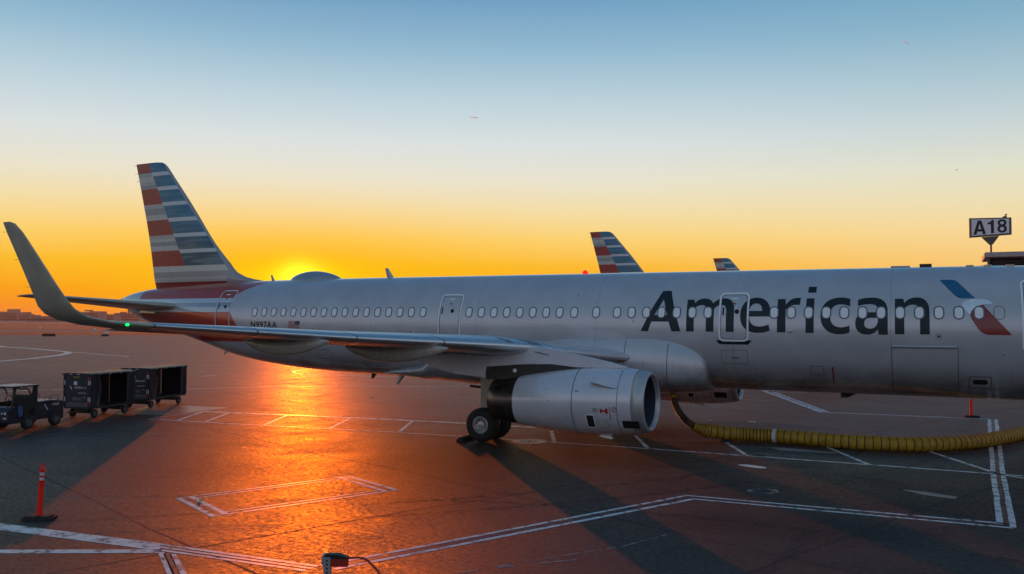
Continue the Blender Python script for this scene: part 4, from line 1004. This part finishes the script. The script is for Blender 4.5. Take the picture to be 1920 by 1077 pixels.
# ---------------------------------------------------------------- tug
tug = empty('baggage_tug', (-5.31, -8.51, 0), math.atan2(-.98, .19)); tag(tug, 'dark navy baggage tug with open cab and pale flat roof at the left edge', 'tug')
W2 = .58
s = MB()
s.poly([(-1.12, .30), (-.36, .30), (.36, .30), (.38, .40), (1.02, .40), (1.05, .26), (1.52, .26), (1.58, .36), (1.58, .74), (1.46, .86), (1.22, .90), (1.16, .46), (.34, .46), (.26, .95), (-.40, 1.0), (-1.05, .93), (-1.16, .86)], (-W2, W2))
bmesh.ops.bevel(s.bm, geom=s.bm.edges[:], offset=.014, segments=2, affect='EDGES'); body = s.build('body', M['navy'], tug, True, 30)
MB().box((-.40, 0, .985), (.9, 1.0, .02)).build('deck', M['cream'], tug)
MB().poly([(-1.22, .22), (-1.12, .22), (-1.12, .62), (-1.22, .60)], (-.5, .5)).build('rear_bumper', M['chassis'], tug)
for yy in (-W2+.03, W2-.03):
    s = MB().tube([(1.42, yy, .86), (1.34, yy, 1.2), (1.22, yy, 1.60)], .03, 8)
    s.tube([(.52, yy, 1.28), (.60, yy, 1.46), (.76, yy, 1.555), (.98, yy, 1.53), (1.18, yy, 1.60)], .028, 6)
    s.build('cab_frame', M['chassis'], tug)
MB().box((.22, 0, 1.10), (.06, 1.13, .30)).build('cab_back', M['chassis'], tug)
for yy in (-W2+.05, W2-.05): MB().box((.22, yy, 1.42), (.06, .06, .36)).build('rear_post', M['chassis'], tug)
MB().poly([(.20, .90), (.86, .48), (.88, 1.20), (.50, 1.22), (.40, 1.60), (.20, 1.60)], (W2-.035, W2-.005)).build('cab_side_panel', M['chassis'], tug)
MB().poly([(.20, .90), (.86, .48), (.88, 1.0), (.24, 1.02)], (-W2+.005, -W2+.035)).build('cab_side_panel', M['chassis'], tug)
MB().box((.80, 0, 1.625), (1.26, 1.24, .05), bev=.015).build('cab_roof', M['chassis'], tug)
MB().box((.80, 0, 1.656), (1.22, 1.20, .012)).build('roof_skin', M['cream'], tug)
MB().box((.50, .0, .72), (.36, .8, .12), bev=.03).box((.34, .0, .98), (.10, .75, .5), bev=.03).build('seat', M['rubber'], tug)
MB().tube([(1.15, .0, .9), (.98, .0, 1.12)], .02, 8).lathe([(-.012, .15), (.012, .15), (.012, .17), (-.012, .17), (-.012, .15)], 'X', (.98, .0, 1.13), 20).build('steering_wheel', M['rubber'], tug)
s = MB(); s.poly([(1.00, .50), (1.12, .50), (1.16, .82), (1.10, .94), (.96, .86), (.94, .60)], (W2+.016, W2+.034)); s.build('side_guard', pbr('blue_plastic', (.035, .10, .26), .4), tug)
for yy in (-.42, .42):
    MB().lathe([(0, .001), (0, .05), (-.03, .06)], 'X', (1.588, yy, .66), 16).build('headlight', M['white'], tug)
MB().lathe([(0, .001), (0, .035), (-.03, .04)], 'X', (1.588, .28, .66), 16).build('headlight', M['white'], tug)
MB().box((1.585, .42, .48), (.02, .14, .05)).build('marker_lamp', M['white'], tug)
def wheel_small(parent, x, y, r, w, sy, seg=28):
    q = MB().lathe([(-w/2, r*.55), (-w/2, r*.85), (-w/2*.8, r*.98), (0, r), (w/2*.8, r*.98), (w/2, r*.85), (w/2, r*.55)], 'Y', (x, y, r), seg).build('wheel', M['rubber'], parent, True, 50)
    MB().lathe([(sy*w*.46, r*.55), (sy*w*.30, r*.45), (sy*w*.34, r*.2), (sy*w*.48, r*.16), (sy*w*.48, .001)], 'Y', (x, y, r), 20).build('rim', M['hub'], q, True, 40)
for x in (-.68, .69):
    for sy in (-1, 1): wheel_small(tug, x, sy*.575, .265, .19, sy)
for sy in (-1, 1): MB().tube([(-.98, sy*.45, .93), (-.98, sy*.45, 1.16), (-.62, sy*.45, 1.16), (-.62, sy*.45, .97)], .012, 6).tube([(-.55, sy*.45, .96), (-.50, sy*.45, 1.14), (-.30, sy*.45, 1.14), (-.30, sy*.45, .96)], .012, 6).build('deck_rail', M['chassis'], tug)
def flat_text(txt, parent, M4, w, h, mat, bold=0.01, name='lettering'):
    bm = text2d(txt, 0, 0, w, h, bold); bm.transform(M4)
    me = bpy.data.meshes.new(name); bm.to_mesh(me); bm.free(); me.materials.append(mat)
    o = bpy.data.objects.new(name, me); C.objects.link(o); o.parent = parent; return o
def side_left(x, y, z):   # text seen from +y side of the vehicle, reading towards -x
    return Matrix.Translation((x, y, z)) @ Matrix.Rotation(pi, 4, 'Z')
def front(x, y, z):       # text seen from +x, reading towards +y
    return Matrix.Translation((x, y, z)) @ Matrix.Rotation(pi/2, 4, 'Z')
flat_text('19447', tug, side_left(-.55, W2+.004, .76), .36, .11, M['white'], .02)
flat_text('AMERICAN', tug, side_left(.16, W2+.004, .74), .27, .05, M['greyp']); flat_text('AIRLINES', tug, side_left(.14, W2+.004, .67), .25, .05, M['greyp'])
flat_text('A/C', tug, side_left(-.05, W2+.004, .47), .14, .06, M['greyp'], .02)
bm_ = MB(); bm_.poly([(-.17, .86), (-.12, .86), (-.29, .62), (-.35, .62)], (W2+.002, W2+.006)); bm_.build('emblem', M['white'], tug)

# ---------------------------------------------------------------- baggage carts
def cart(loc, rz, Lc, label, texts, rail=False):
    r = empty('baggage_cart', loc, rz); tag(r, label, 'baggage cart', 'covered baggage carts behind the tug')
    hw, hl, zf, zt = .74, Lc/2, .46, 1.80
    MB().box((0, 0, zf-.03), (Lc, 1.40, .10), bev=.01).build('floor', M['chassis'], r)
    rf = MB(); rf.poly([(-.76, zt), (.76, zt), (.77, zt+.05), (.60, zt+.085), (0, zt+.10), (-.60, zt+.085), (-.77, zt+.05)], (-hl-.06, hl+.06), 'X')
    ro = rf.build('roof', M['navy'], r)
    MB().box((-.1, -.30, zt+.104), (Lc*.42, .10, .012)).build('roof_panel', M['cream'], ro)
    s = MB()
    for sx in (-1, 1):
        for sy in (-1, 1): s.box((sx*(hl-.03), sy*(hw-.03), (zf+zt)/2), (.06, .06, zt-zf))
    s.build('corner_post', M['chassis'], r)
    for sx in (-1, 1):
        e = MB().box((sx*(hl-.02), 0, (zf+zt)/2), (.03, 1.28, zt-zf-.02)).build('end_panel', M['navyplastic'], r)
        q = MB()
        for z in (.70, .93, 1.12, 1.36, 1.58): q.box((sx*(hl-.0), 0, z), (.012, 1.28, .012))
        q.build('panel_rib', M['chassis'], e)
    MB().box((0, -hw+.02, (zf+zt)/2), (Lc-.1, .03, zt-zf)).build('far_side_curtain', M['curtain'], r)
    MB().box((0, 0, 1.1), (Lc-.12, 1.3, .02)).build('inner_shelf', M['cartin'], r) if False else None
    def curt(x0, x1, bulge, nm='curtain'):
        rows = []
        for i in range(25):
            t = i/24; x = x0+(x1-x0)*t
            rows.append([(x+bulge*sin(pi*z_/10)*(t-.0), hw+.015*sin(t*23+z_*.3)+.03*sin(t*9)*(z_/10), zt-(zt-zf-.02)*z_/10) for z_ in range(11)])
        return MB().grid(rows).build(nm, M['curtain'], r, True, 0)
    curt(hl-.03, hl-.45, -.12); curt(-hl+.03, -hl+.42, .02)
    MB().box((-hl+.47, hw-.01, (zf+zt)/2), (.03, .03, zt-zf)).build('centre_post', M['greyp'], r)
    if rail: MB().box((-.15, -hw+.08, 1.22), (Lc-.9, .03, .035)).build('inner_rail', M['steel'], r)
    MB().box((0, 0, zf-.11), (Lc-.35, .16, .09)).build('spine', M['chassis'], r)
    for x in (-hl+.42, hl-.36):
        MB().tube([(x, -.55, .19), (x, .55, .19)], .03, 8).box((x, 0, .28), (.30, .7, .14)).build('axle', M['chassis'], r)
        for sy in (-1, 1): wheel_small(r, x, sy*.56, .175, .11, sy, 24)
    MB().tube([(hl-.2, 0, .24), (hl+.28, .0, .27), (hl+.55, 0, .30)], .028, 8).build('tow_bar', pbr('rusty_tow_bar', (.16, .07, .03), .6), r)
    # markers
    for k in range(4): MB().box((hl-.45-k*(Lc-.6)/3.3, .775, zt+.035), (.09, .01, .025)).build('roof_marker', M['white'], r)
    for k in (-.28, .10): MB().box((hl+.065, k, zt+.035), (.01, .13, .025)).build('roof_marker', M['white'], r)
    for z in (1.48, .78):
        for yy in (.58, .665):
            MB().box((hl+.005, yy, z), (.012, .035, .19)).build('reflector', M['white'], r)
            MB().box((hl+.005, yy, z+(.17 if z > 1 else -.17)), (.012, .035, .13)).build('red_reflector', M['red'], r)
        MB().box((hl+.005, -.66, z), (.012, .035, .19)).build('reflector', M['white'], r)
    MB().box((hl+.004, .0, .56), (.01, 1.1, .18)).box((hl+.004, 0, .80), (.008, .5, .14)).build('scuff_plate', M['greyp'], r)
    MB().box((hl+.004, -.10, 1.46), (.01, .17, .15)).build('notice', M['white'], r)
    for txt, y0, z0, w, h, mt in texts: flat_text(txt, r, front(hl+.009, y0, z0), w, h, mt, .012)
    bm_ = MB(); bm_.poly([(-.40, 1.34), (-.36, 1.34), (-.27, 1.20), (-.32, 1.20)], (hl+.004, hl+.009), 'X'); bm_.build('emblem', M['white'], r)
    return r
cart((-6.46, -4.37, 0), math.atan2(-.99, .15), 2.6, 'navy covered baggage cart with yellow lettering on its end, hitched right behind the tug',
     [('FREIGHT', -.22, 1.68, .36, .07, M['yellowtext']), ('CRT0055A - 25', -.14, 1.235, .60, .085, M['white']), ('10000 WT TRUE', .06, 1.02, .40, .05, M['white']), ('100', .32, .84, .10, .05, M['white'])])
cart((-7.76, -.20, 0), math.atan2(-.965, .26), 3.1, 'navy covered baggage cart with a rail inside, rearmost of the two', [('VT0023-1059', -.10, 1.235, .58, .085, M['white']), ('10000 WT TRUE', .10, 1.02, .36, .05, M['white']), ('100', .36, .84, .10, .05, M['white'])], True)

# ---------------------------------------------------------------- red handled stand in the foreground
sd = empty('equipment_stand', (19.62, -22.05, 0), radians(26)); tag(sd, 'perforated metal stand with a red box and curved red handle at the bottom edge', 'stand')
s = MB(); s.box((0, -.05, .585), (.085, .012, 1.17)).box((-.04, -.02, .585), (.008, .07, 1.17)).box((.04, -.02, .585), (.008, .07, 1.17)); s.build('perforated_post', M['steel'], sd)
s = MB()
for k in range(22): s.box((0, -.058, .08+k*.05), (.022, .004, .022))
s.build('post_hole', M['void'], sd)
MB().box((0, 0, .02), (.5, .5, .04), bev=.008).build('foot', M['steel'], sd)
s = MB(); s.poly([(-.06, 1.13), (-.02, 1.205), (.14, 1.205), (.26, 1.165), (.26, 1.15), (-.02, 1.15)], (-.05, .05)); s.build('cap', M['black'], sd)
MB().box((.135, 0, 1.095), (.25, .09, .10), bev=.006).build('red_box', pbr('dull_red_paint', (.36, .02, .010), .45), sd)
MB().poly([(-.075, 1.09), (-.06, 1.20), (-.03, 1.20), (-.045, 1.05)], (-.055, .045)).build('bracket', M['steel'], sd)
MB().tube([(.24, 0, 1.148), (.40, 0, 1.155), (.46, 0, 1.145), (.52, 0, 1.11), (.62, 0, 1.01), (.72, 0, .88), (.80, 0, .60), (.80, 0, .2), (.78, 0, .03)], .014, 10).build('curved_handle', pbr('dull_red_tube', (.36, .02, .010), .45), sd, True)

# ---------------------------------------------------------------- gate sign and boarding bridge
gs = empty('gate_sign', (28.62, 12, 7.0), radians(3)); tag(gs, 'lit-free gate sign reading A18 on a tapered bracket above the boarding bridge roof', 'sign')
tag(gs, 'rectangular pale gate sign reading A18 on a tapered bracket above the boarding bridge roof')
MB().poly([(-.80, .82), (.80, .90), (.80, 1.63), (-.80, 1.66)], (-.11, .11)).build('cabinet', M['signdark'], gs)
MB().poly([(-.73, .88), (.71, .96), (.71, 1.58), (-.73, 1.60)], (-.125, -.108)).build('face', M['signwhite'], gs)
MB().poly([(-.812, .80), (-.79, .80), (-.79, 1.67), (-.812, 1.67)], (-.12, .12)).build('edge_trim', M['emred'], gs)
for ch, x0, x1, z0, z1 in (('A', -.66, -.17, .935, 1.545), ('1', -.11, .13, .97, 1.55), ('8', .26, .62, .985, 1.56)):
    bm_ = glyph2d({'A': 'A2'}.get(ch, ch), x0, z0, x1, z1); bm_.transform(Matrix.Translation((0, -.129, 0))); me_ = bpy.data.meshes.new('lettering'); bm_.to_mesh(me_); bm_.free(); me_.materials.append(M['decal'])
    o = bpy.data.objects.new('lettering', me_); C.objects.link(o); o.parent = gs
MB().poly([(-.34, .82), (.34, .86), (.09, .50), (0, .46), (-.05, .50)], (-.06, .06)).build('bracket', M['signdark'], gs)
MB().box((0.02, 0, .24), (.07, .07, .52)).build('post', pbr('rusty_post', (.17, .05, .03), .6), gs)
MB().box((.56, 0, 1.67), (.15, .10, .06)).box((.60, 0, 1.73), (.05, .05, .10)).tube([(.56, 0, 1.77), (.66, 0, 1.79)], .02, 6).build('sign_light', M['signdark'], gs)
jb = empty('boarding_bridge', (31.5, 12.5, 0)); tag(jb, 'pale boarding bridge with dark louvred side, its roof just showing at the right edge', 'boarding bridge')
bx = lambda nm, c_, d_, mt, **k: MB().box(c_, d_, **k).build(nm, mt, jb)
bx('floor', (.0, .0, 3.6), (6.4, 3.0, .25), M['bridge'])
bx('wall', (0, 1.4, 5.2), (6.4, .12, 3.0), M['bridge'])
bx('wall', (0, -1.4, 4.5), (6.4, .12, 1.6), M['bridge'])
bx('roof', (0, 0, 6.98), (6.3, 3.3, .22), M['bridge'], bev=.03)
s = MB()
for k in range(14): s.box((0.1, -1.42, 5.45+.095*k), (5.9, .05, .05))
s.build('louvre_panel', M['black'], jb)
bx('louvre_backing', (0, -1.34, 6.1), (6.0, .02, 1.5), M['void'])
s = MB()
for x in (-3.0, .0, 3.0): s.box((x, -1.44, 6.05), (.10, .10, 1.75))
s.build('mullion', M['signdark'], jb)
MB().poly([(-1.75, 7.05), (-1.50, 7.05), (-1.05, 5.4), (-1.45, 5.4)], (-1.62, -1.50)).build('brace', M['bridge'], jb)
MB().tube([(1.5, 0, 3.6), (1.5, 0, .6)], .22, 16).box((1.5, 0, .62), (.5, 2.6, .4)).build('lift_column', M['steel'], jb)
for y in (-1.1, 1.1): MB().lathe([(-.2, .2), (-.2, .48), (-.12, .55), (.12, .55), (.2, .48), (.2, .2)], 'Y', (1.5, y, .55), 28).build('wheel', M['rubber'], jb, True)
bx('tunnel', (16.2, 0, 5.2), (26, 2.9, 3.0), M['bridge'])

# ---------------------------------------------------------------- far side of the field
def pxdir(x):
    a = math.atan((x-960)/1653.1)+CY; return Vector((sin(a), cos(a), 0)), 1/cos(a-CY)
def bld(x0, x1, d, hs, label, extra=()):
    """a long low building between two bearings, in stepped volumes"""
    a, ka = pxdir(x0); b, kb = pxdir(x1); A = CAMP+a*d*ka; B = CAMP+b*d*kb; A.z = B.z = 0; u = (B-A); L = u.length; u.normalize(); v = Vector((-u.y, u.x, 0))
    r = empty('terminal_building', A, math.atan2(u.y, u.x)); tag(r, label, 'building', 'buildings across the airfield')
    s = MB(); n = len(hs)
    for i, h in enumerate(hs): s.box((L*(i+.5)/n, 12+i % 2, h/2), (L/n+(-.3 if i % 2 else .3), 26, h))
    s.build('wall', M['bldg'], r)
    for z in (3, 7, 11):
        runs = [i for i, h in enumerate(hs) if h > z+1.8]
        if runs: MB().box((L*(runs[0]+runs[-1]+1)/2/n, -1.9, z), (L*(runs[-1]-runs[0]+1)/n*.94, .6, 1.4)).build('window_band', M['void'], r)
    for i, (t, w, h0, h1) in enumerate(extra): MB().box((L*t, 10, (h0+h1)/2), (w, 6, h1-h0)).build('roof_unit', M['bldg'], r)
    return r
bld(-60, 34, 1400, (13, 15, 14), 'widest hazy block on the skyline at the left edge, behind the tall winglet', ((.85, 18, 14, 19),))
bld(36, 74, 1350, (11, 9.5, 7.5), 'hazy stepped building left of the long low hangar on the horizon', ((.2, 12, 11, 14),))
bld(50, 150, 1150, (7, 7.4, 7), 'long low hazy building in front of the skyline blocks, left of the winglet')
bld(150, 186, 1300, (14, 15), 'tall hazy block seen just right of the winglet base', ((.3, 10, 15, 17),))
bld(187, 214, 1350, (10, 11, 9), 'hazy stepped building right of the tall block, above the wing tip')
bld(215, 262, 1400, (13, 12, 14), 'hazy long building just left of the airliner tail cone', ((.5, 4, 13, 20), (.25, 8, 12, 15)))
bld(262, 330, 1450, (11, 9), 'hazy low building meeting the red band of the tail')
def marker(name, loc, mb_parts, label, cat, group=None):
    r = empty(name, loc, CY*-1); tag(r, label, cat, group)
    for nm, f, mt in mb_parts: f(MB()).build(nm, mt, r)
    return r
marker('taxiway_sign', (-146.6, 96.0, 0), [('panel', lambda m: m.box((0, 0, .62), (2.7, .25, .62)), M['void']), ('leg', lambda m: m.box((-.9, 0, .16), (.08, .08, .32)).box((.9, 0, .16), (.08, .08, .32)), M['steel'])], 'small black taxiway sign standing on the far apron edge at left', 'sign')
marker('taxiway_box', (-151.6, 114.3, 0), [('base', lambda m: m.box((0, 0, .3), (1.4, .8, .5)), M['void']), ('hood', lambda m: m.poly([(-.5, .55), (.6, .55), (.5, 1.1), (.1, 1.15)], (-.4, .4)), M['white'])], 'small dark box with a white hood beyond the wing tip', 'equipment box')
for loc, lb in (((-263, 178, 0), 'tiny white globe lamp on the far grass, left one'), ((-210, 158, 0), 'tiny white globe lamp on the far grass nearer the wing tip')):
    marker('edge_lamp', loc, [('stem', lambda m: m.tube([(0, 0, 0), (0, 0, .5)], .12, 8), M['steel']), ('globe', lambda m: m.lathe([(.4, .001), (.45, .3), (.75, .42), (1.05, .3), (1.15, .001)], 'Z', (0, 0, 0), 12), M['white'])], lb, 'lamp', 'globe lamps on the far grass')
for (x, y), sz, lb in (((-1.03, 8.34), .2, 'tiny scrap of white paper on the apron under the rear fuselage'), ((19.6, 5.9), .28, 'tiny pale scrap lying beyond the yellow hose bend'), ((17.9, 5.6), .25, 'tiny white scrap on the apron left of the thin brown hose'), ((11.22, -15.9), .07, 'small orange block lying in the corner of the white painted box')):
    o = MB().poly([(x-sz*.5, y-sz*.3), (x+sz*.45, y-sz*.35), (x+sz*.55, y+sz*.2), (x-sz*.4, y+sz*.35)], (.001, .02 if sz > .1 else .035), 'Z').build('litter', M['white'] if sz > .1 else pbr('yellow_block', (.85, .32, .03), .5))
    tag(o, lb, 'litter', 'scraps on the apron')
# things in the air
def trail(px, py, qx, qy, d, w, label):
    def pt(x, y): v = Fv+R2*((x-960)/1653.1)-U2*((y-538.5)/1653.1); return CAMP+v.normalized()*d
    a, b = pt(px, py), pt(qx, qy); o = MB().tube([a, a.lerp(b, .15), a.lerp(b, .8), b], [w*.2, w, w*.8, w*.1], 8).build('contrail', M['contrail'])
    tag(o, label, 'contrail', 'short contrails')
M['contrail'] = pbr('ice_cloud', (.95, .95, .95), 1.0); translucent(M['contrail'], .7, (1, 1, 1))
trail(897, 221.5, 880, 219.5, 16000, 8, 'short white contrail high above the middle of the roof')
trail(1704, 83, 1692, 77.5, 16000, 7, 'short white contrail high in the blue at upper right')
a_ = empty('distant_airplane', CAMP+(Fv+R2*((1794-960)/1653.1)-U2*((319-538.5)/1653.1))*2600, .9); tag(a_, 'tiny dark airplane in flight above the gate sign', 'airplane')
MB().lathe([(-5, .05), (-4, .6), (3, .6), (5, .2)], 'X', (0, 0, 0), 10).build('fuselage', M['void'], a_); MB().poly([(1, 0), (-.6, 5.5), (-1.4, 5.5), (-1, 0), (-1.4, -5.5), (-.6, -5.5)], (-.1, .1), 'Z').build('wing', M['void'], a_); MB().poly([(-4.8, 0), (-3.4, 0), (-4.8, 1.7), (-5.3, 1.7)], (-.1, .1)).build('tail_fin', M['void'], a_)
hz = MB(); hz.bm = bmesh.new(); bmesh.ops.create_cube(hz.bm, size=1.0)
for v in hz.bm.verts: v.co = Vector((v.co.x*3600-600, v.co.y*3600+1200, -1.0 if v.co.z < 0 else 24.0))
hm = bpy.data.materials.new('haze_air'); hm.use_nodes = True; ht = hm.node_tree; ht.nodes.clear()
hv = ht.nodes.new('ShaderNodeVolumePrincipled'); hv.inputs['Color'].default_value = (1, .80, .55, 1); hv.inputs['Density'].default_value = .00013; hv.inputs['Anisotropy'].default_value = .3
ho = ht.nodes.new('ShaderNodeOutputMaterial'); ht.links.new(hv.outputs[0], ho.inputs['Volume'])
o = hz.build('haze', hm); tag(o, kind='stuff')
